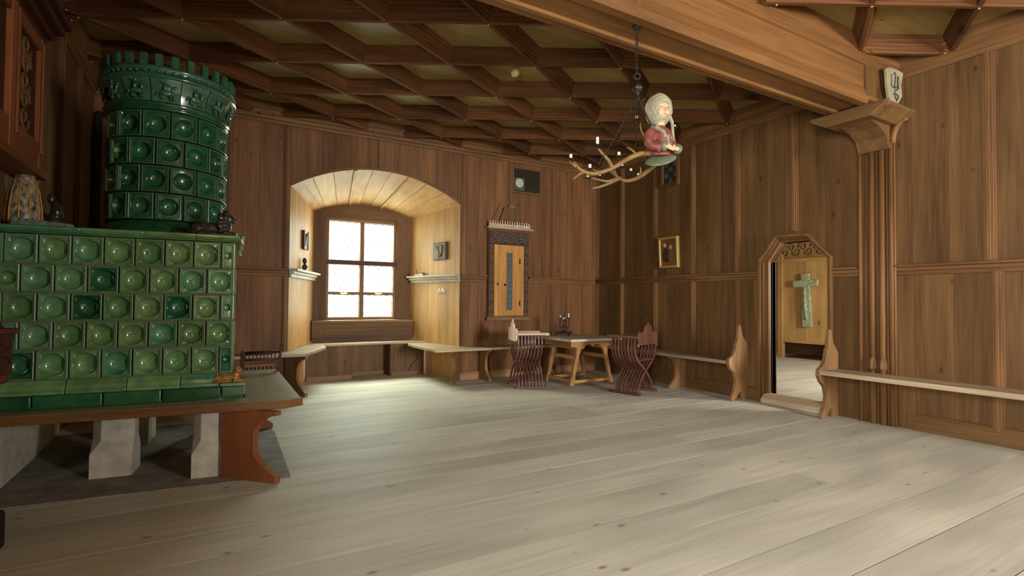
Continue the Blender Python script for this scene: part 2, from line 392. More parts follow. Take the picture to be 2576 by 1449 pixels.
# niche: jambs, vault, window wall ------------------------------------
niche = struct(MB().box(NFL-.5, NFR+.5, YN+.13, YN+.16, 3.1, 3.3).build('wall_niche', wood('niche','z')), 'pale wood lined window niche with arched vault', 'wall')
def lerp(a, b, t): return a+(b-a)*t
def jamb(xf, xb, sgn, n=5):
    for i in range(n):
        t0, t1 = i/n+.001, (i+1)/n-.001
        p = [(lerp(xf,xb,t), lerp(YB,YN,t), lerp(2.895,2.80,t)) for t in (t0,t1)]
        V = []
        for dx in (0, sgn*.03):
            V += [(p[0][0]+dx,p[0][1],-.03),(p[1][0]+dx,p[1][1],-.03),(p[1][0]+dx,p[1][1],p[1][2]+.01),(p[0][0]+dx,p[0][1],p[0][2]+.01)]
        MB().add(V, [(0,1,2,3),(7,6,5,4),(0,4,5,1),(1,5,6,2),(2,6,7,3),(3,7,4,0)]).build('jamb_board', wood('niche','z'), niche)
jamb(NFL, NXL, -1); jamb(NFR, NXR, 1)
nv = 9
for i in range(nv):
    V = []; g = .0015
    for dz in (0, .03):
        for (t, back) in ((i/nv+g,0),((i+.5)/nv,0),((i+1)/nv-g,0),((i+1)/nv-g,1),((i+.5)/nv,1),(i/nv+g,1)):
            if back: x = lerp(NXL,NXR,t); V.append((x, YN+.01, barc(x)+dz))
            else: x = lerp(NFL,NFR,t); V.append((x, YB, farc(x)+dz))
    F = [(0,1,4,5),(1,2,3,4),(6,11,10,7),(7,10,9,8),(0,6,7,1),(1,7,8,2),(2,8,9,3),(3,9,10,4),(4,10,11,5),(5,11,6,0)]
    MB().add(V, F).build('vault_board', wood('niche','y'), niche)
V = []
for dz in (.031,.06):
    for i in range(13):
        t = i/12; xa, xb = lerp(NFL,NFR,t), lerp(NXL,NXR,t); V += [(xa,YB+.1,farc(xa)+dz),(xb,YN+.14,barc(xb)+dz)]
F = [(2*i,2*i+2,2*i+3,2*i+1) for i in range(12)]+[(26+2*i+1,26+2*i+3,26+2*i+2,26+2*i) for i in range(12)]
MB().add(V,F).build('vault_backing', wood('niche','y'), niche)
for t in (.345, .665):
    xa, xb = lerp(NFL,NFR,t), lerp(NXL,NXR,t)
    MB().bar((xa,YB,farc(xa)-.008),(xb,YN,barc(xb)-.008),.045,.03).build('vault_rib', wood('niche','y'), niche)
for s, xf, xb in ((1,NFL,NXL),(-1,NFR,NXR)):     # shelf along the jambs at dado height
    mb = MB()
    for d0, z0, z1 in ((.03,ZD-.12,ZD-.07),(.06,ZD-.07,ZD-.03),(.11,ZD-.03,ZD+.005)):
        mb.prism([(xf,YB-.03),(xf+s*d0,YB-.03),(xb+s*d0,YN-.08),(xb,YN-.08)], 'z', z0, z1)
    mb.build('jamb_shelf', wood('bench','y'), niche, bevel=.004)
# window wall
OX0, OX1, OZ0, OZ1 = 1.72, 2.95, .955, 2.725
wz = lambda x: barc(min(max(x,NXL),NXR))+.022
def wpoly(poly, name='surround_board', axis='z', y0=YN, y1=YN+.12, kind='wall'): MB().prism(poly,'y',y0,y1).build(name, wood(kind,axis), niche)
wpoly([(NXL-.06,.5),(OX0,.5),(OX0,wz(OX0)),(1.62,wz(1.62)),(NXL-.06,wz(NXL))]); wpoly([(OX1,.5),(NXR+.06,.5),(NXR+.06,wz(NXR)),(3.08,wz(3.08)),(OX1,wz(OX1))])
wpoly([(OX0+.002,OZ1),(OX1-.002,OZ1)]+[(lerp(OX1-.002,OX0+.002,i/10), wz(lerp(OX1-.002,OX0+.002,i/10))) for i in range(11)], axis='x')
wpoly([(OX0+.002,.5),(OX1-.002,.5),(OX1-.002,OZ0),(OX0+.002,OZ0)], axis='x')
MB().box(NXL-.03, NXR+.01, YN-.14, YN-.002, .60, .915).build('apron_board', wood('wall','x'), niche, bevel=.004)
MB().box(NXL-.03, NXR+.03, YN-.16, YN+.06, .915, .95).build('sill', wood('bracket','x'), niche, bevel=.005)

# the window itself
YW = YN+.07
win = struct(MB().box(OX0,OX1,YW+.045,YW+.05,OZ0,OZ0+.01).build('window_1', wood('bracket','x')), 'tall leaded window of round crown glass panes in the arched niche', 'window')
fm = wood('bracket','z'); fx = wood('bracket','x')
for a, b in ((OX0,OX0+.045),(OX1-.045,OX1)): MB().box(a,b,YW-.03,YW+.05,OZ0,OZ1).build('frame_stile', fm, win, bevel=.004)
for a, b in ((OZ0,OZ0+.045),(OZ1-.05,OZ1)): MB().box(OX0+.045,OX1-.045,YW-.03,YW+.05,a,b).build('frame_rail', fx, win, bevel=.004)
MXC, TZ, LZ = 2.335, 1.975, 1.415
MB().box(MXC-.035,MXC+.035,YW-.025,YW+.05,OZ0+.045,OZ1-.05).build('mullion', fm, win, bevel=.004)
MB().box(OX0,OX1,YW-.06,YW+.05,TZ-.06,TZ+.02).build('transom', wood('dark','x'), win, bevel=.01)
for a, b in ((OX0+.045,MXC-.035),(MXC+.035,OX1-.045)):
    MB().box(a,b,YW-.005,YW+.035,LZ-.022,LZ+.022).build('glazing_bar', fx, win)
    MB().box((a+b)/2-.06,(a+b)/2+.06,YW-.015,YW-.006,LZ-.012,LZ+.012).build('bar_catch', M['brass'], win)
def disc_mesh(r):
    return MB().lathe([(0.0005,.012),(r*.12,.011),(r*.3,.004),(r*.8,.002),(r*.97,.004),(r*.97,-.001),(r*.5,-.002),(.0005,-.003)], 16).mesh('crown_pane')
def glaze_light(a, b, z0, z1, nc, nr):
    dx = (b-a)/nc; dz = (z1-z0)/nr; r = min(dx, dz)/2
    me = disc_mesh(r*.98); me.materials.append(M['pane']); lead = MB()
    for j in range(nr):
        sh = 0 if j % 2 == 0 else .5
        for i in range(nc if j % 2 == 0 else nc-1):
            cx, cz = a+dx*(i+.5+sh), z0+dz*(j+.5)
            place('crown_pane', me, M['pane'], win, (cx, YW+.015, cz), (R(90),0,0))
            ring = [(cx+r*math.cos(2*PI*k/16), YW+.015, cz+r*math.sin(2*PI*k/16)) for k in range(17)]
            lead.tube(ring, .0045, 4, cap=False)
    for i in range(nc+1): lead.bar((a+dx*i,YW+.016,z0),(a+dx*i,YW+.016,z0+.001+dz*.0+.02),.003,.003)
    for j in range(nr+1):
        lead.bar((a,YW+.018,z0+dz*j),(b,YW+.018,z0+dz*j),.004,.004)
    lead.bar((a+.003,YW+.016,z0),(a+.003,YW+.016,z1),.006,.006); lead.bar((b-.003,YW+.016,z0),(b-.003,YW+.016,z1),.006,.006)
    lead.build('lead_came', M['lead'], win)
    MB().box(a, b, YW+.019, YW+.0205, z0, z1).build('gusset_glass', M['pane'], win)
for a, b in ((OX0+.05,MXC-.04),(MXC+.04,OX1-.05)):
    glaze_light(a, b, TZ+.03, OZ1-.055, 4, 5); glaze_light(a, b, LZ+.024, TZ-.065, 5, 4); glaze_light(a, b, OZ0+.05, LZ-.024, 5, 4)

# right wall ------------------------------------------------------------
DI = [(3.50,1.852),(3.711,2.09),(4.083,2.09),(4.255,1.852)]      # inner door head
DO = [(3.432,1.87),(3.73,2.175),(4.13,2.185),(4.388,1.86)]
def headz(y):
    P = DI
    if y <= P[0][0] or y >= P[3][0]: return 1.852
    for (a, za), (b, zb) in zip(P, P[1:]):
        if a <= y <= b: return lerp(za, zb, (y-a)/(b-a))
mb = MB(); mb.box(XR+.018, XR+.12, YF-.1, 3.50, -.03, 4.1); mb.box(XR+.018, XR+.12, 4.255, YB+.12, -.03, 4.1)
mb.prism([(y, headz(y)) for y in (3.50,3.711,4.083,4.255)]+[(4.255,4.1),(3.50,4.1)], 'x', XR+.018, XR+.12)
mb.box(XR+.018, XR+.12, 3.50, 4.255, -.03, .05)
wall_right = struct(mb.build('wall_right', wood('wall','z')), 'brown panelled side wall with battens and arched doorway', 'wall')
ub = [YB, 7.11, 6.31, 5.53, 4.75, 3.91, 2.95, 2.0, 1.15, .3, -.6, -1.6, YF]
for a1, a0 in zip(ub, ub[1:]):
    if a0 == 3.91: boards(wall_right, 'x', XR, -1, 3.91, 4.75, 0, ZC+.02, zlo=lambda y: headz(y) if 3.50<y<4.255 else ZD-.02, brk=(4.083,4.254,4.256), width=.42)
    elif a1 == 3.91:
        boards(wall_right, 'x', XR, -1, 3.14, 3.91, 0, ZC+.02, zlo=lambda y: headz(y) if 3.50<y<4.255 else ZD-.02, brk=(3.499,3.501,3.711), width=.39)
        boards(wall_right, 'x', XR, -1, 2.95, 3.14, ZD-.02, ZC+.02)
    else: boards(wall_right, 'x', XR, -1, a0, a1, ZD-.02, ZC+.02, width=.3)
    if a1 == 4.75: continue
lb = [YB, 7.11, 6.30, 5.52, 4.73, 4.255]
for a1, a0 in zip(lb, lb[1:]): boards(wall_right, 'x', XR, -1, a0, a1, 0, ZD-.05)
lb2 = [3.50, 2.95, 1.95, 1.0, .1, -.8, -1.7, YF]
for a1, a0 in zip(lb2, lb2[1:]): boards(wall_right, 'x', XR, -1, a0, a1, 0, ZD-.05)
for a in (7.81, 7.11, 6.31, 5.53, 4.75, 2.0, 1.15, .3, -.6, -1.6): batten(wall_right, 'x', XR, -1, a, ZD, ZC, .105)
batten(wall_right, 'x', XR, -1, 3.91, 2.22, ZC, .10)
for a in (7.81, 7.11, 6.30, 5.52, 4.73, 1.95, 1.0, .1, -.8, -1.7): batten(wall_right, 'x', XR, -1, a, .13, ZD-.1, .095)
for a0, a1 in ((4.39,YB),(3.15,3.44),(YF,2.78)): profile_rail(wall_right, 'dado_rail', 'x', XR, -1, a0, a1, DADO)
profile_rail(wall_right, 'cornice', 'x', XR, -1, 3.25, YB, CORN); profile_rail(wall_right, 'cornice', 'x', XR, -1, YF, 2.74, CORN)
for a0, a1 in ((4.39,YB),(YF,2.62)): profile_rail(wall_right, 'baseboard', 'x', XR, -1, a0, a1, [(0,0),(.04,0),(.04,.14),(.02,.17),(0,.17)], 'wall')

# doorway: moulded octagonal frame, reveals, threshold
door = struct(MB().box(XR-.02, XR+.13, 3.50, 4.255, -.025, .11).build('door_1', wood('bracket','y'), bevel=.03), 'open doorway with canted octagonal head and moulded frame', 'doorway')
def framestrip(name, k0, k1, d0, d1, mat):
    """strip of the door frame between two interpolations (0 inner, 1 outer) of the head outlines"""
    pin = [(3.50,.0)]+DI+[(4.255,.0)]; pout = [(3.432,.0)]+DO+[(4.388,.0)]
    A = [(lerp(a[0],b[0],k0), lerp(a[1],b[1],k0)) for a, b in zip(pin,pout)]; B = [(lerp(a[0],b[0],k1), lerp(a[1],b[1],k1)) for a, b in zip(pin,pout)]
    for i in range(5):
        q = [A[i],A[i+1],B[i+1],B[i]]; V = [(XR-d0,)+p for p in q]+[(XR-d1,)+p for p in q]
        MB().add(V, [(0,1,2,3),(7,6,5,4),(0,4,5,1),(1,5,6,2),(2,6,7,3),(3,7,4,0)]).build(name, mat, door, bevel=.004)
framestrip('frame_moulding', .0, .38, -.05, .035, wood('batten','z')); framestrip('frame_moulding', .40, .66, -.02, .06, wood('wall','z')); framestrip('frame_moulding', .68, 1.0, -.02, .085, wood('batten','z'))
pts = [(3.50,.0)]+DI+[(4.255,.0)]
for i in range(5):
    (a,za),(b,zb) = pts[i], pts[i+1]; nx, nz = (zb-za), -(b-a); l = math.hypot(nx,nz); nx, nz = -nx/l*.03, -nz/l*.03
    V = [(x,)+p for x in (XR+.05,XR+.135) for p in ((a,za),(b,zb),(b+nx,zb+nz),(a+nx,za+nz))]
    MB().add(V, [(0,1,2,3),(7,6,5,4),(0,4,5,1),(1,5,6,2),(2,6,7,3),(3,7,4,0)]).build('reveal_board', wood('wall','x'), door)
MB().prism([(XR-.16,.0),(XR+.04,.0),(XR+.04,.125),(XR-.08,.12),(XR-.15,.07)], 'y', 3.44, 4.30).build('threshold', wood('bench','y'), door, bevel=.015)

# left wall and rear wall
LA, LB, LX = -1.95, .05, -1.75       # window niche in the left wall, beside the viewer
mb = MB().box(LX, XL-.018, YF-.1, LA, -.03, 4.1).box(LX, XL-.018, LB, YB+.12, -.03, 4.1).box(LX, XL-.018, LA, LB, -.03, .95).box(LX, XL-.018, LA, LB, 2.95, 4.1)
wall_left = struct(mb.build('wall_left', wood('wall','z')), 'dark panelled wall beside the green stove', 'wall')
for a0, a1, n in ((YF,LA,3),(LB,YB,10)):
    for i in range(n):
        u0, u1 = lerp2(a0,a1,i/n), lerp2(a0,a1,(i+1)/n)
        boards(wall_left, 'x', XL, 1, u0, u1, .9, ZC+.02, width=.4); boards(wall_left, 'x', XL, 1, u0, u1, 0, .9, width=.4)
boards(wall_left, 'x', XL, 1, LA, LB, 0, .95, width=.4); boards(wall_left, 'x', XL, 1, LA, LB, 2.95, ZC+.02, width=.4)
w = struct(MB().box(LX+.02, LX+.06, LA, LB, .95, 1.0).build('window_3', wood('bracket','y')), 'window in the left wall beside the viewer', 'window')
for nm, q in (('frame_stile',(LA,LA+.06,1.0,2.95)),('frame_stile',(LB-.06,LB,1.0,2.95)),('mullion',(-.99,-.91,1.0,2.9)),('frame_rail',(LA+.06,LB-.06,2.89,2.95)),('transom',(LA+.06,LB-.06,2.05,2.13))):
    MB().box(LX+.02,LX+.06,q[0],q[1],q[2],q[3]).build(nm, wood('bracket','z'), w)
for a in (7.0, 6.25, 5.5, 3.9, 3.0, 2.1, 1.2): batten(wall_left, 'x', XL, 1, a, .9, ZC, .10)
profile_rail(wall_left, 'cornice', 'x', XL, 1, 3.25, YB, CORN); profile_rail(wall_left, 'cornice', 'x', XL, 1, YF, 2.74, CORN)
RA, RB, RY = 4.05, 5.85, -6.4        # unseen rear window niche, deepened to keep light off the left floor
mb = MB(); mb.box(XL-.1, RA, RY, YF, -.03, 4.1); mb.box(RB, XR+.1, RY, YF, -.03, 4.1); mb.box(RA, RB, RY, YF, -.03, .95); mb.box(RA, RB, RY, YF, 2.95, 4.1)
wall_rear = struct(mb.build('wall_rear', wood('wall','z')), 'unseen rear wall thickened so its window niche shades the left floor', 'wall')
w = struct(MB().box(RA, RB, RY+.02, RY+.06, .95, 1.0).build('window_2', wood('bracket','x')), 'tall window in the deepened niche behind the viewer', 'window')
for nm, q in (('frame_stile',(RA,RA+.06,1.0,2.95)),('frame_stile',(RB-.06,RB,1.0,2.95)),('mullion',(4.91,4.99,1.0,2.9)),('frame_rail',(RA+.06,RB-.06,2.89,2.95)),('transom',(RA+.06,RB-.06,2.05,2.13))):
    MB().box(q[0],q[1],RY+.02,RY+.06,q[2],q[3]).build(nm, wood('bracket','z'), w)

# ---------------------------------------------------------------- ceiling
ceiling = struct(MB().box(XL-.1, XR+.1, YF-.1, YB+.12, ZP+.02, ZP+.1).build('ceiling', wood('coffer','x')), 'coffered wooden ceiling with rhombic ribs and brass studs', 'ceiling')
RIB = [(.020,0),(.022,.026),(.034,.031),(.036,.06),(.049,.066),(.051,.095),(.064,.102),(.066,.13),(.078,.138),(.078,ZP-HC)]
_ribm = {}
def rib(parent, a, b):
    L = math.dist(a, b); key = round(L, 3)
    if key not in _ribm:
        poly = [(-w, z) for w, z in RIB]+[(w, z) for w, z in reversed(RIB)]
        _ribm[key] = MB().prism(poly, 'x', -L/2, L/2).mesh('rib'); _ribm[key].materials.append(wood('ceil','x'))
    place('rib', _ribm[key], None, parent, ((a[0]+b[0])/2, (a[1]+b[1])/2, HC+rf.uniform(-.001,.001)), (0,0,math.atan2(b[1]-a[1], b[0]-a[0])))
stud_me = MB().ell((0,0,0), (.013,.013,.013), n=8, m=6).mesh('stud'); stud_me.materials.append(M['brass'])
for p in stud_me.polygons: p.use_smooth = True
def lattice(ox, oy, av, bv, x0, x1, y0, y1, mg=.11):
    pt = lambda r, c: (ox+av[0]*r+bv[0]*c, oy+av[1]*r+bv[1]*c)
    for r in range(-14, 15):
        for c in range(-14, 15):
            p = pt(r, c); poly = clip([p, pt(r+1,c), pt(r+1,c+1), pt(r,c+1)], x0, x1, y0, y1)
            if len(poly) >= 3:
                cx = sum(q[0] for q in poly)/len(poly); cy = sum(q[1] for q in poly)/len(poly)
                MB().prism([(q[0]-cx,q[1]-cy) for q in poly], 'z', 0, .018).build('coffer_panel', wood('coffer','x'), ceiling, loc=(cx,cy,ZP))
            for q in (pt(r+1,c), pt(r,c+1)):
                s = clipseg(p, q, x0, x1, y0, y1)
                if s:
                    rib(ceiling, *s)
                    for e in s:
                        if e[0]-x0 < .01 or x1-e[0] < .01 or e[1]-y0 < .01 or y1-e[1] < .01:
                            ex = min(max(e[0], x0+mg), x1-mg); ey = min(max(e[1], y0+mg), y1-mg)
                            place('stud', stud_me, None, ceiling, (ex, ey, HC-.006))
            if x0+.15 < p[0] < x1-.15 and y0+.15 < p[1] < y1-.15: place('stud', stud_me, None, ceiling, (p[0], p[1], HC-.008))
lattice(-.263, 5.509, (.8325,.502), (.8025,-.447), XL, XR, 3.20, YB)
lattice(4.786, 2.243, (.8325,.502), (.8025,-.447), XL, XR, -.3, 2.75)

# great beam along the room, and its column on the right wall
by0, by1, bz = 2.75, 3.20, 3.37
prof = [(by0,bz+.03),(by0+.02,bz),(by0+.10,bz),(by0+.115,bz+.02),(by1-.135,bz+.02),(by1-.12,bz),(by1-.075,bz),(by1-.06,bz+.012),(by1,bz+.012),(by1,bz+.05),(by1-.03,bz+.06),(by1-.03,bz+.34),(by1,bz+.37),(by1+.03,bz+.48),(by1+.03,ZP+.02),
        (by0-.05,ZP+.02),(by0-.05,bz+.47),(by0-.01,bz+.44),(by0-.01,bz+.385),(by0+.02,bz+.375),(by0+.02,bz+.16),(by0+.01,bz+.13),(by0-.005,bz+.06)]
trim_1 = struct(MB().prism(prof, 'x', XL, XR).build('trim_1', wood('beam','x'), bevel=.004), 'heavy moulded honey brown ceiling beam spanning the room', 'beam')
for x in (5.74, 2.6, -.4):
    MB().box(x, x+.05, by0-.004, by0+.03, bz+.05, bz+.38).build('panel_stop', wood('batten','z'), trim_1, bevel=.004)
MB().box(5.79, XR-.001, by0-.002, by0+.02, bz+.02, bz+.40).build('end_block', wood('beam','z'), trim_1)
mb = MB()
for i in range(4): mb.box(XR-.005-.03*(i+1), XR-.01-.03*i, by0-.012-.006*(i%2), by0, bz-.03, bz+.38)
mb.build('end_fluting', wood('beam','z'), trim_1)
trim_2 = struct(MB().box(XR-.05, XR+.02, 2.79, 3.12, 0, 3.35).build('trim_2', wood('wall','z')), 'clustered gothic wall column carrying the ceiling beam', 'column')
for y, r_, z1 in ((3.115,.022,3.12),(3.06,.012,3.12),(2.995,.030,3.02),(2.945,.012,3.05),(2.895,.030,3.02),(2.845,.012,3.1),(2.805,.022,3.12),(2.775,.012,3.12)):
    MB().tube([(XR-.055,y,.0),(XR-.055,y,z1)], r_*1.15, 10).build('shaft', wood('batten','z'), trim_2, smooth=True)
for y in (2.995, 2.895):
    MB().lathe([(.055,0),(.055,.07),(.034,.12)], 6, (XR-.06,y,.60)).build('shaft_base', wood('wall','z'), trim_2)
    pts = [(XR-.055-.20*(1-math.cos(t)), y+(.05 if y>2.95 else -.05)*math.sin(t), 3.0+.27*math.sin(t)) for t in [PI/2*i/6 for i in range(7)]]
    MB().tube(pts, .033, 8).build('arched_rib', wood('batten','z'), trim_2, smooth=True)
for s, y in ((1,3.115),(-1,2.785)):
    pts = [(XR-.06, y+s*.14*(1-math.cos(t)), 3.05+.24*math.sin(t)) for t in [PI/2*i/6 for i in range(7)]]
    MB().tube(pts, .03, 8).build('arched_rib', wood('batten','z'), trim_2, smooth=True)
mb = MB().prism([(2.60,3.37),(3.36,3.37),(3.36,3.34),(3.20,3.24),(2.74,3.24),(2.60,3.34)], 'x', 5.80, XR)
mb.build('corbel_plate', wood('wall','y'), trim_2, bevel=.006)
MB().prism([(5.95,3.24),(XR,3.24),(XR,2.98),(XR-.10,3.0),(XR-.16,3.12),(XR-.30,3.20)], 'y', 2.80, 3.11).build('corbel_core', wood('wall','z'), trim_2)
# painted shield on the beam end
sh = thing('heraldic_shield', 'small ivory painted coat of arms shield on the beam end', 'shield', (6.17, by0-.02, 3.595)); sh.scale = (1.3,1,1.15)
sp = [(-.14,.13),(-.06,.165),(.05,.17),(.13,.15),(.105,.03),(.115,-.07),(.07,-.14),(0,-.165),(-.08,-.12),(-.12,-.02)]
mb = MB(); V = []
for d in (0, -.035):
    for x, z in sp: V.append((x, d-.25*(z*z+x*x)*0-.03*abs(x)/.14, z))
n = len(sp); mb.add(V, [tuple(range(n)), tuple(range(2*n-1,n-1,-1))]+[(i,(i+1)%n,(i+1)%n+n,i+n) for i in range(n)])
mb.build('shield_plate', M['ivory'], sh, bevel=.006)
for path in ([(-.03,.10),(.0,.125),(.01,.10),(-.01,.0),(.0,-.10),(.03,-.13)],[(-.075,.09),(-.06,.06),(-.07,.0),(-.04,-.02),(.03,.0)],[(.05,.10),(.045,.04),(.055,-.01),(.02,-.03)],[(-.03,-.08),(.02,-.07),(.05,-.08),(.04,-.11)]):
    MB().tube([(x, -.055-.006*abs(x)/.14, z) for x, z in path], .006, 6).build('painted_mark', M['ink'], sh)

# ---------------------------------------------------------------- chamber beyond the doorway
CX0, CX1, CY0, CY1, CZ = XR+.16, 12.0, 1.9, 8.3, .10
fl2 = struct(MB().box(CX0-.02, CX1, CY0, CY1, -.05, CZ-.002).build('floor_chamber', M['underfloor']), 'pale floor boards of the chamber beyond the doorway', 'floor')
y = CY0
while y < CY1:
    w = rf.uniform(.22,.32); ye = min(y+w, CY1)
    MB().box(-2.72,2.72,.002,ye-y-.002,-.03,0).build('floor_plank', wood('floor','x'), fl2, loc=((CX0+CX1)/2,y,CZ+rf.uniform(-.001,0)))
    y = ye
mb = MB().box(CX1, CX1+.1, CY0-.1, CY1+.1, -.05, 3.2)
struct(mb.build('wall_chamber_back', wood('wall','z')), 'shadowed wooden back wall of the chamber', 'wall')
struct(MB().box(CX0-.02, CX1, CY1, CY1+.1, -.05, 3.2).build('wall_chamber_left', wood('wall','z')), 'left wooden wall of the chamber', 'wall')
mb = MB().box(CX0-.02, 8.45, CY0-.1, CY0, -.05, 3.2).box(9.55, CX1, CY0-.1, CY0, -.05, 3.2).box(8.45,9.55,CY0-.1,CY0,-.05,1.1).box(8.45,9.55,CY0-.1,CY0,2.4,3.2)  # opening in the unseen wall added to let the chamber lamp in
struct(mb.build('wall_chamber_right', wood('wall','z')), 'right wooden wall of the chamber with an opening added for the light', 'wall')
mb = MB().box(CX0-.04, CX0-.0, CY0, 3.46, -.05, 3.2).box(CX0-.04, CX0, 4.30, CY1, -.05, 3.2).box(CX0-.04, CX0, 3.46, 4.30, 2.12, 3.2)
struct(mb.build('wall_chamber_front', wood('wall','z')), 'chamber side of the doorway wall', 'wall')
struct(MB().box(CX0-.04, CX1+.1, CY0-.1, CY1+.1, 3.2, 3.3).build('ceiling_chamber', wood('coffer','x')), 'low wooden ceiling of the chamber', 'ceiling')
bed = thing('box_bed', 'tall panelled box bed with carved frieze seen through the doorway', 'bed', (11.1, 6.2, CZ))
for a in (-1.3, .84): MB().box(-.04,.06,a,a+.12,0,2.30).build('post', wood('bed','z'), bed, bevel=.006)
for i in range(4): MB().box(0,.04,-1.18+.505*i,-.678+.505*i,.38,2.10).build('panel_board', wood('bed','z'), bed)
MB().box(-.02,.05,-1.18,.84,.34,.38).build('bottom_rail', wood('bed','y'), bed); MB().box(-.03,.06,-1.18,.84,2.10,2.18).build('top_rail', wood('bed','y'), bed)
MB().box(.02,.06,-1.18,.84,2.18,2.58).build('frieze', wood('bed','y'), bed)
MB().box(-.08,.10,-1.32,.98,2.58,2.68).build('cornice', wood('bed','y'), bed, bevel=.01)
MB().box(.06,.75,-1.25,.9,.0,.02).build('bed_base', wood('dark','y'), bed)
def scroll(mb, cx, cy, rr, s, turns=1.25, rad=.008, plane='x', d=0):
    pts = []
    for k in range(14):
        t = k/13; a = s*t*turns*2*PI; q = rr*(1-.8*t); u, v = cx+q*math.cos(a), cy+q*math.sin(a)
        pts.append({'x':(d,u,v),'y':(u,d,v)}[plane])
    mb.tube(pts, [rad*(1-.4*k/13) for k in range(14)], 5)
mb = MB()
for k in range(15): scroll(mb, -1.1+.135*k, 2.38+(.05 if k%2 else -.05), .10, 1 if k%2 else -1, rad=.016, d=.012)
mb.build('frieze_carving', M['carve'], bed, smooth=True)
cr = thing('wooden_cross', 'weathered greenish wooden cross hung on the bed panel beyond the door', 'cross', (11.06, 6.46, .80), 0)
cr.rotation_euler = (R(-2),0,0)
MB().prism([(-.10,0),(.10,0),(.085,.95),(.09,1.14),(-.09,1.14),(-.085,.95)], 'x', -.05, 0).build('upright', M['copper'], cr, bevel=.01)
MB().prism([(-.26,.86),(.26,.86),(.27,1.0),(-.27,1.0)], 'x', -.065, -.01).build('crossbar', M['copper'], cr, bevel=.01)
MB().tube([(-.06,0,.15),(-.075,.015,.5),(-.08,0,.85)], [.03,.04,.03], 6, flatz=.5).build('carved_figure', M['copper'], cr, smooth=True)

# ---------------------------------------------------------------- benches
def bracket_poly(d, h):
    P = [(0,0),(d*.98,0),(d*.98,.05)]
    for k in range(9):
        t = k/8; P.append((d*(.50+.46*(1-t)**2) if t < .6 else d*(.50+.46*.16+(t-.6)/.4*.0), .05+t*(h*.48)))
    for k in range(1,9):
        a = PI/2*k/8; P.append((d*(.57+.41*(1-math.cos(a))), .05+h*.48+(h*.36)*math.sin(a)))
    return P+[(d*.98,h),(0,h)]
def bracket(parent, x, y, ang, d, h, w=.045, kind='bracket'):
    """board standing on the floor; ang = direction the scroll edge faces"""
    mb = MB().prism(bracket_poly(d,h), 'y', -w/2, w/2)
    mb.build('support', wood(kind,'z'), parent, (x,y,0), (0,0,ang), bevel=.003)
bl = thing('wall_bench', 'long wall bench left of the window niche turning into it', 'bench', (0,7.6,0), group='fixed wall benches')
def seat(parent, poly, z, t, ox, oy, kind='bench', axis='x', name='seat'):
    MB().prism([(x-ox,y-oy) for x,y in poly], 'z', z-t, z).build(name, wood(kind,axis), parent, bevel=.004)
seat(bl, [(XL+.01,7.46),(1.12,7.42),(1.55,8.30),(1.60,8.745),(1.31,8.745),(.97,7.835),(XL+.01,7.835)], .58, .04, 0, 7.6)
bracket(bl, .93, .20, R(-58), .42, .54); bracket(bl, -.30, .22, R(-90), .34, .54)
br = thing('wall_bench', 'long wall bench right of the window niche running behind the table', 'bench', (0,7.6,0), group='fixed wall benches')
seat(br, [(2.97,7.40),(5.98,7.44),(6.38,7.815),(3.59,7.835),(3.36,8.745),(2.99,8.745),(2.95,8.35)], .555, .04, 0, 7.6)
bracket(br, 3.52, .20, R(-128), .44, .515); bracket(br, 3.95, .22, R(-90), .34, .515); bracket(br, 5.2, .22, R(-90), .34, .515)
nb = thing('niche_seat', 'low seat under the niche window with an open knee hole', 'bench', (2.3,8.9,0))
seat(nb, [(1.33,8.75),(3.33,8.75),(3.21,9.15),(1.52,9.15)], .585, .035, 2.3, 8.9)
for a, b, yy in ((1.33,1.58,8.80),(1.58,1.83,8.80),(1.83,2.06,8.80),(2.07,2.29,9.08),(2.29,2.50,9.08),(2.50,2.70,9.08),(2.71,2.95,8.80),(2.95,3.17,8.80),(3.17,3.31,8.80)):
    MB().box(a-2.3+.001,b-2.3-.001,yy-8.9,yy-8.88,.0,.55).build('front_board', wood('wall','z'), nb)
for x in (2.045, 2.70): MB().box(x-2.3,x-2.28,-.08,.2,0,.55).build('side_board', wood('wall','z'), nb)
for a, b, yy in ((1.35,2.06,8.78),(2.07,2.70,9.06),(2.72,3.29,8.78)): MB().box(a-2.3,b-2.3,yy-8.9,yy-8.88,.0,.07).build('skirting', wood('bracket','x'), nb)
def bench_end(parent, x, y, hgt, t=.05):
    P = [(0,0),(.10,0),(.12,.09),(.17,.11),(.24,.02),(.30,-.0),(.335,.0),(.335,.04),(.27,.13),(.235,.25),(.27,.36),(.345,.42),(.39,.49),(.385,.56),(.30,.61),(.25,.68),(.225,.78),(.195,.82),(.185,.93),(.165,hgt),(.13,.98),(.10,.86),(.0,.74)]
    MB().prism([(-a, b) for a, b in P], 'y', -t/2, t/2).build('bench_end', wood('bracket','z'), parent, (x,y,0), bevel=.006)
b1 = thing('wall_bench', 'wall bench between the corner table and the doorway with scrolled end board', 'bench', (6.2,6.0,0), group='fixed wall benches')
seat(b1, [(5.99,4.61),(6.375,4.61),(6.375,7.80),(6.0,7.43)], .535, .045, 6.2, 6.0, axis='y')
bracket(b1, .19, -.34, R(180), .36, .49); bench_end(b1, .175, -1.42, 1.02)
b2 = thing('wall_bench', 'wall bench to the right of the doorway below the tall column', 'bench', (6.2,1.0,0), group='fixed wall benches')
seat(b2, [(5.98,-4.4),(6.335,-4.4),(6.335,3.36),(5.98,3.36)], .555, .05, 6.2, 1.0, axis='y')
bench_end(b2, .16, 2.385, 1.02); bracket(b2, .18, -.2, R(180), .36, .505); bracket(b2, .18, -2.6, R(180), .36, .505); bracket(b2, .18, -5.0, R(180), .36, .505)

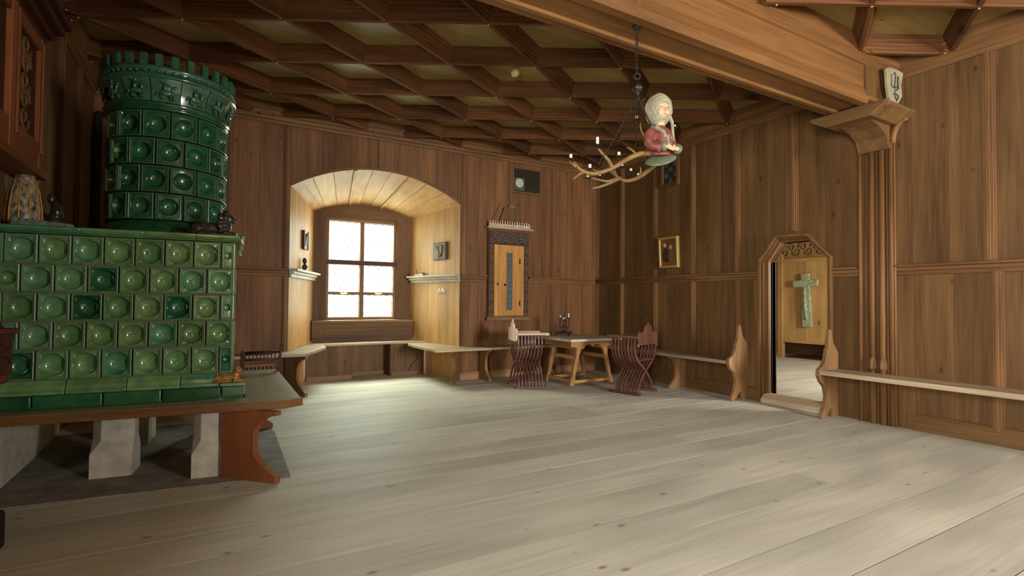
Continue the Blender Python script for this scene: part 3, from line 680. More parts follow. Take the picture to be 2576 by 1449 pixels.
# stove bench
sb = thing('stove_bench', 'broad plank bench wrapped around the foot of the green stove', 'bench', (0,4.6,0))
def sbp(name, poly, z0, z1, kind, axis): MB().prism([(x,y-4.6) for x,y in poly], 'z', z0, z1).build(name, wood(kind,axis), sb, bevel=.005)
sbp('seat', [(XL+.02,4.385),(.50,4.165),(.61,4.222),(.25,4.405),(XL+.02,4.60)], .538, .57, 'stovebench','x')
sbp('edge_board', [(XL+.02,4.372),(.50,4.150),(.628,4.216),(.61,4.222),(.50,4.166),(XL+.02,4.387)], .512, .568, 'beam','x')
sbp('seat', [(.25,4.408),(.612,4.226),(.63,6.05),(.25,6.05)], .53, .57, 'stovebench','y')
bracket(sb, .115, -.19, R(-44.5), .475, .51, .05, 'red')
bracket(sb, .25, 1.25, R(0), .34, .53, .05, 'red')
hearth = tag(MB().prism([(XL+.005,4.42),(.20,4.25),(.545,4.165),(.58,5.62),(.52,6.4),(XL+.005,6.4)], 'z', .0005, .005).build('hearth_slab', M['stone']), 'worn grey stone hearth slab under the green stove', 'hearth')
def stovepost(x, y, w, lab):
    t = thing('stove_post', lab, 'post', (x,y,.0052), R(-6.5), 'plaster posts carrying the stove'); c = w*.26; h = w/2
    oct_ = [(-h,-h+c),(-h+c,-h),(h-c,-h),(h,-h+c),(h,h-c),(h-c,h),(-h+c,h),(-h,h-c)]
    sq = [(-h,-h),(-h,-h),(h,-h),(h,-h),(h,h),(h,h),(-h,h),(-h,h)]
    V = [(p[0],p[1],0) for p in sq]+[(p[0],p[1],.17) for p in sq]+[(p[0],p[1],.27) for p in oct_]+[(p[0],p[1],.515) for p in oct_]
    F = [tuple(range(7,-1,-1)), tuple(range(24,32))]+[(k*8+i,k*8+(i+1)%8,(k+1)*8+(i+1)%8,(k+1)*8+i) for k in range(3) for i in range(8)]
    MB().add(V,F).build('shaft', M['plaster'], t, bevel=.004); return t
stovepost(-.585, 4.90, .255, 'left white plaster post with chamfered corners under the stove bench')
stovepost(.03, 4.55, .22, 'right white plaster post beside the red bench support')
stovepost(-.585, 5.9, .30, 'rear white plaster post in shadow under the stove')
stovepost(.03, 5.8, .22, 'rear right plaster post in shadow under the stove')
struct(MB().prism([(XL,4.30),(XL+.03,4.34),(XL+.035,5.6),(XL,6.7)], 'z', .0, .508).build('wall_plaster', M['plaster']), 'white plastered wall foot beside the stove', 'wall')

# ---------------------------------------------------------------- green tiled stove
SA = R(-6.5)
stove = thing('tiled_stove', 'large green glazed tile stove with round crenellated tower', 'stove', (.245,4.40,.57), SA)
Z0 = .57
def tile_mesh(name, w, h, br, bd, mat, curve=None, frame=.016):
    n = 24; mb = MB(); hw, hh = w/2, h/2
    def sq(a, b, d):
        out = []
        for k in range(n):
            t = 2*PI*(k+.5)/n; c, s = math.cos(t), math.sin(t); m_ = max(abs(c)/1, abs(s)/1); out.append((a*c/m_, d, b*s/m_))
        # snap the nearest points onto the corners
        for k, (sx, sz) in ((2,(1,1)),(8,(-1,1)),(14,(-1,-1)),(20,(1,-1))): out[k] = (a*sx, d, b*sz)
        return out
    def ci(r_, d): return [(r_*math.cos(2*PI*(k+.5)/n), d, r_*math.sin(2*PI*(k+.5)/n)) for k in range(n)]
    f = frame
    rings = [sq(hw-.001,hh-.001,.02), sq(hw-.002,hh-.002,-.012), sq(hw-f*.5,hh-f*.5,-.016), sq(hw-f*.8,hh-f*.8,-.009), sq(hw-f*1.1,hh-f*1.1,-.009), sq(hw-f*1.35,hh-f*1.35,0), ci(br*1.07,.001), ci(br*1.03,-.004), ci(br,0),
             ci(br*.93,bd*.42), ci(br*.78,bd*.72), ci(br*.55,bd*.90), ci(br*.28,bd*.985)]
    V = [p for r_ in rings for p in r_]+[(0,bd,0)]
    F = [(j*n+k, j*n+(k+1)%n, (j+1)*n+(k+1)%n, (j+1)*n+k) for j in range(len(rings)-1) for k in range(n)]
    F += [((len(rings)-1)*n+k, (len(rings)-1)*n+(k+1)%n, len(V)-1) for k in range(n)]
    if curve:
        V = [((curve-y_)*math.sin(x_/curve), -(curve-y_)*math.cos(x_/curve), z_) for x_, y_, z_ in V]
    mb.add(V,F); me = mb.mesh(name); me.materials.append(mat)
    me.materials.append(M['glaze_edge_dark' if curve else 'glaze_edge'])
    for i, p in enumerate(me.polygons):
        p.use_smooth = True
        if 1 <= i//n <= 2: p.material_index = 1
    me.set_sharp_from_angle(angle=R(38))
    return me
TW = .178
tm = tile_mesh('stove_tile', TW-.004, .192, .071, .044, M['glaze']); tmd = tile_mesh('stove_tile', TW-.004, .192, .071, .056, M['glaze_dark'])
th = tile_mesh('stove_tile', TW/2-.003, .192, .027, .022, M['glaze']); thd = tile_mesh('stove_tile', TW/2-.003, .192, .027, .022, M['glaze_dark'])
tp = tile_mesh('stove_tile', .131, .192, .045, .04, M['glaze'])
rowz = [(1.535,1.735),(1.343,1.535),(1.150,1.343),(.960,1.150),(.757,.960)]
darkset = {(2,2),(2,5),(4,7)}
for j, (za, zb) in enumerate(rowz):
    zc = (za+zb)/2-Z0; sz = (zb-za-.004)/.192; x = -.092
    if j % 2 == 0:
        o = place('stove_tile', thd if j == 4 else th, None, stove, (x-TW/4,.05,zc)); o.scale = (1,1,sz); x -= TW/2
    k = 0
    while x-TW > -1.475:
        o = place('stove_tile', tmd if (j,k+1) in darkset or rf.random() < .02 else tm, None, stove, (x-TW/2,.05,zc)); o.scale = (1,1,sz); x -= TW; k += 1
    if j % 2: o = place('stove_tile', tp, None, stove, ((x-1.473)/2,.05,zc)); o.scale = (1,1,sz)
    else: MB().box(-1.473,x-.002,.04,.08,za+.002-Z0,zb-.002-Z0).build('edge_tile', M['glaze'], stove, bevel=.006)
    for k in range(8):                       # right flank of the body
        q_ = .12+TW*(k+(.0 if j%2 else .5)); o = place('stove_tile', tm, None, stove, (-.092+math.sin(SA)*q_, .05+math.cos(SA)*q_, zc), (0,0,R(90)-SA)); o.scale = (1,1,sz)
FS = math.sin(SA); FC = math.cos(SA); fl_ = lambda d, x0=-.092: (x0+FS*d, .05+FC*d)
MB().prism([(-1.47,.12),(-.17,.12)]+[fl_(1.62,-.16)]+[(-1.47,1.68)], 'z', 0.0, 1.175).build('stove_core', M['grout'], stove)
for j, (za, zb) in enumerate(rowz): MB().box(-1.473,-.10,.052,.066,za-.006-Z0,za+.006-Z0).build('joint', M['grout'], stove)
jx = [-.011,-.16,-.53,-.87,-1.25,-1.47]
for a, b in zip(jx[1:], jx): MB().box(a+.003,b-.003,0,.3,.002,.092).build('plinth_tile', M['glaze_dark'], stove, bevel=.008)
jx2 = [-.17,-.42,-.74,-1.08,-1.47]
cov = [(.002,.094),(.002,.115),(.012,.122),(.02,.15),(.04,.178),(.045,.187),(.3,.187),(.3,.094)]
for a, b in zip(jx2[1:], jx2): MB().prism(cov,'x',a+.002,b-.002).build('cove_tile', M['glaze'], stove, bevel=.004)
MB().box(-.168,-.008,-.012,.3,.094,.118).build('corner_tile', M['glaze'], stove, bevel=.006)
MB().box(-.168,-.085,.03,.3,.118,.187).build('corner_tile', M['glaze'], stove, bevel=.006)
for k in range(4): MB().prism([fl_(.26+.345*k,-.09),fl_(.26+.345*k,-.012),fl_(.60+.345*k,-.012),fl_(.60+.345*k,-.09)],'z',.002,.11).build('plinth_tile', M['glaze_dark'], stove, bevel=.008)
led = [(.06,1.166),(.04,1.17),(.03,1.178),(.012,1.182),(.008,1.19),(-.004,1.195),(-.004,1.212),(.004,1.218),(.3,1.218),(.3,1.166)]
jl = [-.045,-.34,-.66,-1.02,-1.47]
for a, b in zip(jl[1:], jl): MB().prism(led,'x',a+.001,b-.001).build('ledge_tile', M['glaze'], stove, bevel=.003)
for k in range(4): MB().prism([fl_(.255+.34*k,-.11),fl_(.255+.34*k,-.045),fl_(.592+.34*k,-.045),fl_(.592+.34*k,-.11)],'z',1.17,1.218).build('ledge_tile', M['glaze'], stove, bevel=.006)
MB().prism([(-1.47,.3),(-.14,.3),fl_(1.62,-.11),(-1.47,1.68)],'z',1.18,1.215).build('top_slab', M['glaze_dark'], stove)
MB().tube([(-.05,.0,1.205),(-.025,.0,1.205)], .013, 10).build('corner_knob', M['glaze'], stove, smooth=True)
MB().tube([(-.06,.02,1.16),(-.045,.015,1.12),(-.06,.01,1.09),(-.05,.0,1.06)], [.008,.014,.01,.012], 8).build('corner_drop', M['glaze'], stove, smooth=True)
# tower, in stove-local coordinates
TX, TY = (lambda dx, dy: (dx*math.cos(SA)+dy*math.sin(SA), -dx*math.sin(SA)+dy*math.cos(SA)))(-.315-.245, 5.26-4.40)
TR = .415
MB().lathe([(0.01,1.215),(.46,1.215),(.465,1.24),(.44,1.265),(.445,1.285),(.425,1.30),(.42,1.335),(.40,1.345)], 48, (TX,TY,0)).build('tower_base', M['glaze_dark'], stove, smooth=True)
MB().lathe([(TR-.06,1.33),(TR-.06,2.21)], 48, (TX,TY,0)).build('tower_core', M['grout'], stove, smooth=True)
NT = 14; cw = 2*PI*TR/NT
tc1 = tile_mesh('tower_tile', cw-.005, .206, .064, .05, M['glaze_dark'], curve=TR); tc2 = tile_mesh('tower_tile', cw-.005, .206, .064, .05, M['glaze'], curve=TR)
for j in range(4):
    for k in range(NT):
        o = place('tower_tile', tc2 if rf.random() < .05 else tc1, None, stove, (TX,TY,1.345+.2125*(j+.5)), (0,0,2*PI*(k+(.5 if j%2 else 0))/NT+.18))
CZB = 2.195
MB().lathe([(.40,CZB),(.425,CZB+.004),(.44,CZB+.018),(.425,CZB+.03),(.43,CZB+.036),(.455,CZB+.05),(.44,CZB+.066),(.42,CZB+.07)], 48, (TX,TY,0)).build('tower_ring', M['glaze_dark'], stove, smooth=True)
NF = 14
fl = [(.42,.07),(.424,.10),(.432,.14),(.446,.18),(.468,.215),(.478,.235)]
seg = 2*PI/NF
fpm = MB().lathe([(r_,z+0) for r_, z in fl]+[(.40,.235),(.40,.07)], 4, (0,0,0), -PI/2-seg/2+.006, -PI/2+seg/2-.006).mesh('frieze_tile'); fpm.materials.append(M['glaze_crown'])
for p in fpm.polygons: p.use_smooth = True
fpm.set_sharp_from_angle(angle=R(40))
rid = MB()   # a horseman in relief
rid.ell((.0,-.45,.135),(.045,.014,.022)); rid.ell((.045,-.455,.165),(.014,.012,.025)); rid.ell((.06,-.458,.178),(.02,.01,.011)); rid.ell((-.005,-.458,.175),(.015,.014,.028)); rid.ell((.0,-.462,.208),(.011,.011,.012))
for dx in (-.035,-.02,.025,.045): rid.tube([(dx,-.445,.12),(dx+.012,-.44,.085)],[.008,.006],6)
rid.tube([(.0,-.466,.185),(.03,-.468,.182),(-.04,-.466,.21)],[.007,.006,.004],6); rid.tube([(-.045,-.45,.14),(-.062,-.446,.11)],[.008,.004],6)
ridm = rid.mesh('relief_rider'); ridm.materials.append(M['glaze_crown'])
for p in ridm.polygons: p.use_smooth = True
for k in range(NF):
    a = seg*k+.1
    t_ = place('frieze_tile', fpm, None, stove, (TX,TY,CZB), (0,0,a)); place('relief_rider', ridm, None, t_)
MB().lathe([(.46,CZB+.235),(.488,CZB+.24),(.494,CZB+.25),(.485,CZB+.265),(.47,CZB+.27),(.47,CZB+.30),(.478,CZB+.305),(.478,CZB+.33),(.445,CZB+.33),(.445,CZB+.235)], 48, (TX,TY,0)).build('crown_band', M['glaze_crown'], stove, smooth=True)
brd = MB()
for k in range(60):
    a = 2*PI*k/60; brd.ell((TX+.472*math.cos(a),TY+.472*math.sin(a),CZB+.285),(.018,.018,.010),n=6,m=4)
o = brd.build('braid_band', M['glaze_crown'], stove, smooth=True); o['kind'] = 'stuff'
NMR = 28
mer = MB().box(-.024,.024,-.478,-.448,.0,.09); mer.box(-.017,.017,-.482,-.478,.008,.08)
merm = mer.mesh('merlon'); merm.materials.append(M['glaze_crown'])
for k in range(NMR): place('merlon', merm, None, stove, (TX,TY,CZB+.33), (0,0,2*PI*k/NMR))
MB().lathe([(.01,CZB+.25),(.45,CZB+.25)], 32, (TX,TY,0)).build('crown_floor', M['grout'], stove)

# ---------------------------------------------------------------- figures and finds on and by the stove
def lion(root, mat, s=1.0, mane=False, vox=.006):
    b = MB()
    b.ell((-.02,0,.045),(.085,.032,.036)); b.ell((-.085,.012,.038),(.04,.03,.036)); b.ell((-.085,-.014,.036),(.038,.026,.034)); b.ell((.06,0,.06),(.035,.034,.045))
    b.tube([(.05,.02,.02),(.10,.022,.012),(.125,.022,.012)],[.018,.014,.012],8); b.tube([(.05,-.022,.02),(.10,-.026,.012),(.125,-.026,.012)],[.018,.014,.012],8)
    b.tube([(-.06,-.03,.015),(-.02,-.04,.012),(.01,-.04,.012)],[.018,.014,.012],8); b.tube([(-.06,.03,.015),(-.02,.04,.012)],[.018,.012],8)
    b.tube([(-.115,.0,.03),(-.135,-.02,.02),(-.11,-.045,.012),(-.06,-.055,.01)],[.01,.008,.008,.011],6)
    hz = .105
    b.ell((.075,-.005,hz),(.032,.03,.032)); b.ell((.104,-.012,hz-.01),(.02,.018,.016)); b.ell((.07,.022,hz+.028),(.01,.008,.012)); b.ell((.07,-.03,hz+.028),(.01,.008,.012))
    if mane:
        for k in range(11):
            a = 2*PI*k/11; b.ell((.062,.040*math.cos(a),hz-.008+.046*math.sin(a)),(.016,.013,.015)); b.ell((.035,.046*math.cos(a+.3),hz-.025+.05*math.sin(a+.3)),(.018,.014,.016))
        b.ell((.05,0,.075),(.035,.044,.05))
    else:
        for k in range(6): b.tube([(-.05+.02*k,-.024,.07),(-.05+.02*k,-.035,.03)],[.005,.004],5)
    o = b.build('body', mat, root, remesh=vox); o.scale = (s,s,s)
    e = MB().ell((.098*s,-.026*s,hz*s+.006),(.004,.004,.004),n=6,m=4).ell((.105*s,.006*s,hz*s+.006),(.004,.004,.004),n=6,m=4); e.build('eyes', M['ink'], root)
def stv(lx, ly, lz): return (.245+lx*math.cos(SA)-ly*math.sin(SA), 4.40+lx*math.sin(SA)+ly*math.cos(SA), Z0+lz)
gl = thing('lion_figure', 'small ochre glazed lying lion on the stove plinth corner', 'figurine', stv(-.115,.035,.118), R(-12)); lion(gl, M['gold_glaze'], .82)
dl = thing('lion_figure', 'dark bronze lying lion with thick mane on the stove ledge', 'figurine', stv(-.24,.12,1.2185), R(-6)); lion(dl, M['bronze'], 1.25, True, .004)
dk = thing('dark_sculpture', 'dark shadowed carved sculpture on the stove top by the wall', 'sculpture', (-1.085,5.40,Z0+1.216), R(-20)); dk.scale = (.6,.6,.9)
b = MB(); b.ell((0,0,.10),(.09,.07,.12)); b.ell((.03,0,.24),(.06,.05,.09)); b.ell((-.03,.0,.34),(.045,.04,.05)); b.tube([(.0,0,.2),(.1,-.02,.27),(.13,-.02,.18)],[.03,.025,.015],8); b.tube([(-.05,0,.15),(-.12,0,.22),(-.13,0,.34)],[.03,.02,.012],8); b.box(-.12,.12,-.09,.09,0,.04)
b.build('figure', M['bronze'], dk, remesh=.008)
jar = thing('painted_vessel', 'painted ceramic vessel with yellow bands at the left edge above the stove', 'vessel', (-1.138,4.88,Z0+1.2165), 0); jar.scale = (.55,.55,.95)
MB().lathe([(.02,0),(.16,0),(.175,.05),(.17,.15),(.145,.27),(.11,.36),(.10,.40),(.09,.40),(.09,.36)], 32).build('body', M['bluepaint'], jar, smooth=True)
for k in range(10):
    a = 2*PI*k/10+.25; MB().tube([((r_+.002)*math.cos(a),(r_+.002)*math.sin(a),z) for r_, z in ((.165,.01),(.176,.06),(.171,.15),(.146,.27),(.112,.355))], [.012,.013,.013,.011,.008], 6, flatz=.5).build('yellow_band', M['yellowpaint'], jar, smooth=True)
mo = thing('stone_ridge', 'mottled grey green carved ridge lying on the stove top', 'carving', (-.99,4.70,Z0+1.2155), R(-12)); mo.scale = (.8,.5,1)
b = MB().box(-.20,.16,-.12,.12,0,.035).prism([(-.20,.03),(.20,.0),(-.2,.0)], 'y', -.13, .13)
for k in range(16): b.ell((-.18+.026*k,-.10+.02*(k%2),.045-.002*k),(.026,.028,.02),n=6,m=5)
for k in range(12): b.ell((-.18+.03*k,.04+.04*(k%2),.045-.002*k),(.03,.03,.018),n=6,m=5)
b.build('ridge', M['mossy'], mo, remesh=.007)
# carved wall cabinet, top left
cb = thing('carved_wall_cabinet', 'carved wall cabinet with red edged frame high on the left wall', 'cabinet', (XL+.001,4.30,2.22))
MB().box(0,.13,-.75,.72,.0,.95).build('carcass', wood('dark','z'), cb)
for a in (-.75,-.02,.62): MB().box(.13,.165,a,a+.10,.0,.95).build('stile', wood('red','z'), cb, bevel=.005)
for a, h_ in ((.0,.20),(.86,.09)): MB().box(.13,.16,-.65,.62,a,a+h_).build('rail', wood('red','y'), cb, bevel=.005)
for a in (-.02+.085,.62-.01): MB().box(.165,.18,a,a+.03,.12,.92).build('red_bead', wood('red','z'), cb, bevel=.004)
mb = MB()
for u_ in (-.35, .35):
    mb = MB()
    for k in range(5): scroll(mb, u_, .30+.12*k, .10, 1 if k%2 else -1, rad=.014, d=.14)
    mb.build('fret_carving', wood('wall','z'), cb, smooth=True)
mb = MB()
for i, d in enumerate((.16,.20,.26,.30)): mb.box(0,d,-.78-.01*i,.75+.01*i,.95+.05*i,1.0+.05*i)
mb.build('cornice', wood('dark','y'), cb, bevel=.006)
MB().box(0,.19,-.78,.75,-.05,.0).build('bottom_moulding', wood('red','y'), cb, bevel=.006)
# dark framed portrait on the back wall, mostly behind the tower
pt = thing('tall_painting', 'tall dark framed painting of a robed figure behind the stove tower', 'painting', (-.80,YB-.005,2.05))
for a0, a1, z0_, z1_ in ((-.40,-.34,0,1.47),(.34,.40,0,1.47),(-.34,.34,0,.06),(-.34,.34,1.41,1.47)): MB().box(a0,a1,-.09,-.05,z0_,z1_).build('frame', wood('black','z'), pt, bevel=.006)
MB().box(-.34,.34,-.065,-.055,.06,1.41).build('canvas', M['canvas'], pt)
MB().prism([(-.17,.06),(.2,.06),(.17,.6),(.12,.95),(-.02,.98),(-.10,.80),(-.13,.5)], 'y', -.068,-.0655).build('painted_robe', M['picdark'], pt)
MB().prism([(-.10,.68),(-.04,.66),(-.02,.72),(-.09,.74)], 'y', -.0705,-.0685).build('painted_hand', M['skin'], pt); MB().prism([(.02,1.0),(.12,1.0),(.13,1.12),(.07,1.18),(.01,1.12)], 'y', -.0705,-.0685).build('painted_face', M['skin'], pt)

# dark carved post in the left foreground
cp = thing('carved_post', 'dark carved wooden post cut off by the left picture edge', 'post', (-1.035,3.69,0), -YAW)
MB().box(-.10,.10,-.10,.10,0,.20).build('foot', wood('black','x'), cp, bevel=.02)
MB().prism([(-.075,.20),(.075,.20),(.062,.50),(.075,.86),(-.075,.86),(-.062,.5)], 'y', -.07,.07).build('shaft', wood('dark','z'), cp, bevel=.008)
MB().box(-.10,.10,-.09,.09,.86,.91).build('collar', wood('dark','x'), cp, bevel=.012)
MB().box(-.105,.105,-.10,.10,.91,1.12).build('capital_block', wood('dark','z'), cp, bevel=.006)
MB().box(-.125,.125,-.115,.115,1.12,1.15).build('cap_moulding', wood('dark','x'), cp, bevel=.008)
MB().prism([(-.11,1.15),(.08,1.15),(.06,1.185),(.0,1.20),(-.11,1.20)], 'y', -.08,.08).build('cap_scroll', wood('dark','x'), cp, bevel=.01)
mb = MB()
for k in range(2):
    for q in range(2): scroll(mb, -.045+.09*k, .965+.10*q, .04, 1 if (k+q)%2 else -1, rad=.008, plane='y', d=-.102); 
for k in range(2):
    for q in range(2): scroll(mb, -.045+.09*k, .965+.10*q, .04, 1 if (k+q)%2 else -1, rad=.008, plane='x', d=.107)
mb.build('carving', wood('dark','z'), cp, smooth=True)

# wooden rack and radiator grille behind the stove bench
gr = thing('radiator_grille', 'dark slatted wooden grille under the bench left of the niche', 'grille', (.42,7.735,.0))
MB().box(-.60,.36,0,.03,.40,.44).build('rail', wood('red','x'), gr); MB().box(-.60,.36,0,.03,.03,.07).build('rail', wood('red','x'), gr)
for k in range(20): MB().box(-.59+.048*k,-.565+.048*k,.0,.025,.07,.40).build('slat', wood('red','z'), gr)
MB().box(-.60,.36,.03,.045,0.0,.44).build('backing', wood('black','x'), gr)
rk = thing('wooden_rack', 'dark wooden rod rack with upright peg resting across the stove bench', 'rack', (.40,5.85,.57), R(-8))
MB().tube([(-.12,.10,.115),(.255,.10,.125)], .014, 8).build('lower_rod', wood('chair','x'), rk, smooth=True)
MB().tube([(-.12,.10,.185),(.235,.10,.195)], .015, 8).build('upper_rod', wood('black','x'), rk, smooth=True)
for k in range(9): MB().box(-.09+.034*k,-.078+.034*k,.095,.105,.12,.19).build('tooth', wood('dark','z'), rk)
MB().prism([(.20,.0),(.245,.0),(.25,.18),(.268,.295),(.256,.30),(.226,.18)], 'y', .08,.12).build('peg', wood('dark','z'), rk, bevel=.004)
MB().box(-.13,-.09,.08,.12,0,.21).build('foot', wood('dark','z'), rk, bevel=.004)

# ---------------------------------------------------------------- table, chairs, candelabrum
TA = R(2)
tb = thing('corner_table', 'square trestle table with pale top and splayed carved legs in the corner', 'table', (5.25,6.85,0), TA); tb.scale = (.88,.84,1)
for i in range(4): MB().box(-.60,.60,-.55+.275*i+.001,-.275+.275*i-.001,.69,.73).build('top_board', wood('tabletop','x'), tb, bevel=.004)
ap = [(-.50,.69),(.50,.69),(.50,.60)]+[(lerp(.44,.22,k/6), .60-.055*math.sin(PI*k/6)*.0-.04*k/6) for k in range(7)]+[(.16,.62),(.08,.64),(0,.60),(-.08,.64),(-.16,.62)]+[(lerp(-.22,-.44,k/6), .56+.04*k/6) for k in range(7)]+[(-.50,.60)]
for yy in (-.42, .38): MB().prism(ap,'y',yy,yy+.04).build('apron', wood('table','x'), tb, bevel=.004)
for xx in (-.36, .32): MB().box(xx,xx+.04,-.38,.38,.56,.69).build('cross_rail', wood('table','y'), tb, bevel=.004)
legp = [(-.055,.60),(.055,.60),(.05,.54),(.035,.46),(.04,.30),(.03,.16),(.05,.06),(.05,0),(-.05,0),(-.05,.06),(-.03,.16),(-.04,.30),(-.035,.46),(-.05,.54)]
for sx in (-1,1):
    for sy in (-1,1):
        sh_ = [(x+sx*(.30+.16*(1-z/.6)), z) for x, z in legp]
        MB().prism(sh_,'y',sy*.37-.03,sy*.37+.03).build('leg', wood('table','z'), tb, bevel=.006)
for sy in (-1,1): MB().box(-.42,.42,sy*.37-.025,sy*.37+.025,.035,.085).build('stretcher', wood('table','x'), tb, bevel=.006)
for sx in (-1,1):
    MB().box(sx*.44-.03,sx*.44+.03,-.34,.34,.05,.10).build('stretcher', wood('table','y'), tb, bevel=.006)
    MB().box(sx*.34-.025,sx*.34+.025,-.35,.35,.40,.46).build('upper_stretcher', wood('table','y'), tb, bevel=.006)
def smooth_path(P, n=18):
    out = []
    for i in range(n+1):
        t = i/n*(len(P)-1); k = min(int(t), len(P)-2); u = t-k; p = [P[max(k-1,0)],P[k],P[k+1],P[min(k+2,len(P)-1)]]
        out.append(tuple(.5*((2*p[1][d])+(-p[0][d]+p[2][d])*u+(2*p[0][d]-5*p[1][d]+4*p[2][d]-p[3][d])*u*u+(-p[0][d]+3*p[1][d]-3*p[2][d]+p[3][d])*u**3) for d in range(len(p[0]))))
    return out
def folding_chair(label, loc, rz, kind, pale):
    t = thing('folding_slat_chair', label, 'chair', loc, rz, 'folding slat chairs at the corner table')
    for sgn in (1,-1):
        P = smooth_path([(-.255*sgn,.80),(-.275*sgn,.66),(-.22*sgn,.50),(-.06*sgn,.38),(.06*sgn,.29),(.19*sgn,.15),(.235*sgn,.03)], 20)
        V = []; F = []; w = .010; h = .016
        for i, (y_, z_) in enumerate(P):
            a, b_ = P[max(i-1,0)], P[min(i+1,len(P)-1)]; d = Vector((b_[0]-a[0], b_[1]-a[1])).normalized(); nx, nz = -d[1], d[0]
            for sx, sn in ((-1,-1),(1,-1),(1,1),(-1,1)): V.append((sx*w, y_+nx*sn*h, z_+nz*sn*h))
        for i in range(len(P)-1):
            for k in range(4): F.append((i*4+k, i*4+(k+1)%4, (i+1)*4+(k+1)%4, (i+1)*4+k))
        F += [(3,2,1,0), tuple(len(V)-4+k for k in range(4))]
        me = MB().add(V,F).mesh('slat'); me.materials.append(wood(kind,'z'))
        for k in range(8):
            place('slat', me, None, t, (-.20+.052*k+(.026 if sgn < 0 else 0),0,0))
        MB().prism([(-.25,0),(.27,0),(.25,.035),(-.23,.035)], 'y', .235*sgn-.03, .235*sgn+.03).build('runner', wood(kind,'x'), t, bevel=.004)
        MB().prism([(-.23,.795),(.20,.795),(.25,.785),(.285,.795),(.285,.825),(.25,.835),(-.23,.83)], 'y', -.255*sgn-.028, -.255*sgn+.028).build('arm', wood('pale' if pale else kind,'x'), t, bevel=.008)
    for k in range(8): MB().box(-.212+.052*k,-.188+.052*k,-.19,.19,.475,.492).build('seat_slat', wood(kind,'y'), t)
    bp = [(-.27,.70),(.27,.70),(.27,.80),(.285,.86),(.25,.90),(.22,.865),(.17,.89),(.13,.87),(.09,.96),(.03,.985),(0,1.03),(-.03,.985),(-.09,.96),(-.13,.87),(-.17,.89),(-.22,.865),(-.25,.90),(-.285,.86),(-.27,.80)]
    MB().prism(bp,'x',-.235,-.21).build('back_panel', wood('pale' if pale else kind,'z'), t, bevel=.005)
    for y_ in (-.27,.27): MB().tube([(-.222,y_,.68),(-.222,y_,.72)], .018, 8).build('back_peg', wood(kind,'z'), t)
    return t
folding_chair('slatted folding armchair with pale arms at the left of the table', (4.25,6.86,0), R(-17), 'chair', True)
folding_chair('reddish slatted folding armchair in front right of the table', (5.37,5.70,0), R(107), 'chair', False)
cd = thing('candelabrum', 'black wrought iron candelabrum standing on the corner table', 'candelabrum', (5.08,7.02,.741), R(20))
MB().tube([(.125*math.cos(2*PI*k/24),.125*math.sin(2*PI*k/24),.05) for k in range(25)], .009, 6, cap=False).build('ring', M['iron'], cd, smooth=True)
for k in range(3):
    a = 2*PI*k/3; MB().tube([(0,0,.055),(.06*math.cos(a),.06*math.sin(a),.055),(.125*math.cos(a),.125*math.sin(a),.05),(.14*math.cos(a),.14*math.sin(a),.0)], .009, 6).build('foot', M['iron'], cd, smooth=True)
MB().lathe([(.001,.05),(.11,.052),(.11,.058),(.02,.07),(.013,.10),(.02,.13),(.012,.16),(.016,.24),(.010,.28),(.014,.34),(.001,.36)], 12).build('stem', M['iron'], cd, smooth=True)
for k in range(4):
    a = 2*PI*k/4+.4; c, s = math.cos(a), math.sin(a); top = .27+.03*(k%2)
    MB().tube(smooth_path([(0,0,.19),(.04*c,.04*s,.13),(.075*c,.075*s,.15),(.07*c,.07*s,top-.02)], 10), .007, 6).build('arm', M['iron'], cd, smooth=True)
    cu = MB().lathe([(.001,top-.02),(.022,top-.012),(.026,top),(.018,top),(.016,top-.01)], 10, (.07*c,.07*s,0)).build('candle_cup', M['iron'], cd, smooth=True)
    MB().tube([(.07*c,.07*s,top-.01),(.07*c,.07*s,top+(.07 if k%3 == 0 else .03))], .010, 8).build('candle', M['candle'], cu)

# ---------------------------------------------------------------- carved wall cupboard on the back wall
wc = thing('wall_cupboard', 'narrow honey coloured cupboard door with carved surround on the back wall', 'cupboard', (4.45,YB-.006,1.0))
Y0 = -.0
MB().box(-.39,.40,-.05,0,.02,1.50).build('backboard', wood('wall','z'), wc)
MB().box(-.42,.43,-.085,0,-.03,.03).build('bottom_moulding', wood('bracket','x'), wc, bevel=.006)
for a in (-.385,.315): MB().box(a,a+.08,-.065,-.05,.05,1.27).build('carved_stile', wood('dark','z'), wc)
for a in (-.345,.355):
    mb = MB()
    for k in range(15): scroll(mb, a, .09+.082*k, .036, 1 if k%2 else -1, rad=.010, plane='y', d=-.068)
    mb.build('stile_carving', M['carve'], wc, smooth=True)
MB().box(-.385,.395,-.065,-.05,1.27,1.50).build('frieze', wood('dark','x'), wc)
mb = MB()
for k in range(9):
    scroll(mb, -.32+.083*k, 1.35+(.06 if k%2 else 0), .06, 1 if k%2 else -1, rad=.012, plane='y', d=-.07); scroll(mb, -.30+.083*k, 1.44-(.07 if k%2 else 0), .05, -1 if k%2 else 1, rad=.010, plane='y', d=-.072)
mb.build('frieze_carving', M['carveblue'], wc, smooth=True)
d_ = MB().box(-.285,-.20,-.075,-.05,.05,1.265).build('door_stile', wood('honey','z'), wc)
dr = MB().box(-.196,.30,-.08,-.05,.05,1.265).build('door', wood('honey','z'), wc, bevel=.005)
MB().box(-.04,.06,-.090,-.08,.15,1.13).build('iron_strip', M['ironblue'], dr)
for a, b, z0_, z1_ in ((-.06,-.045,.13,1.15),(.065,.08,.13,1.15),(-.045,.065,.13,.145),(-.045,.065,1.135,1.15)): MB().box(a,b,-.088,-.08,z0_,z1_).build('strip_bead', wood('honey','z'), dr)
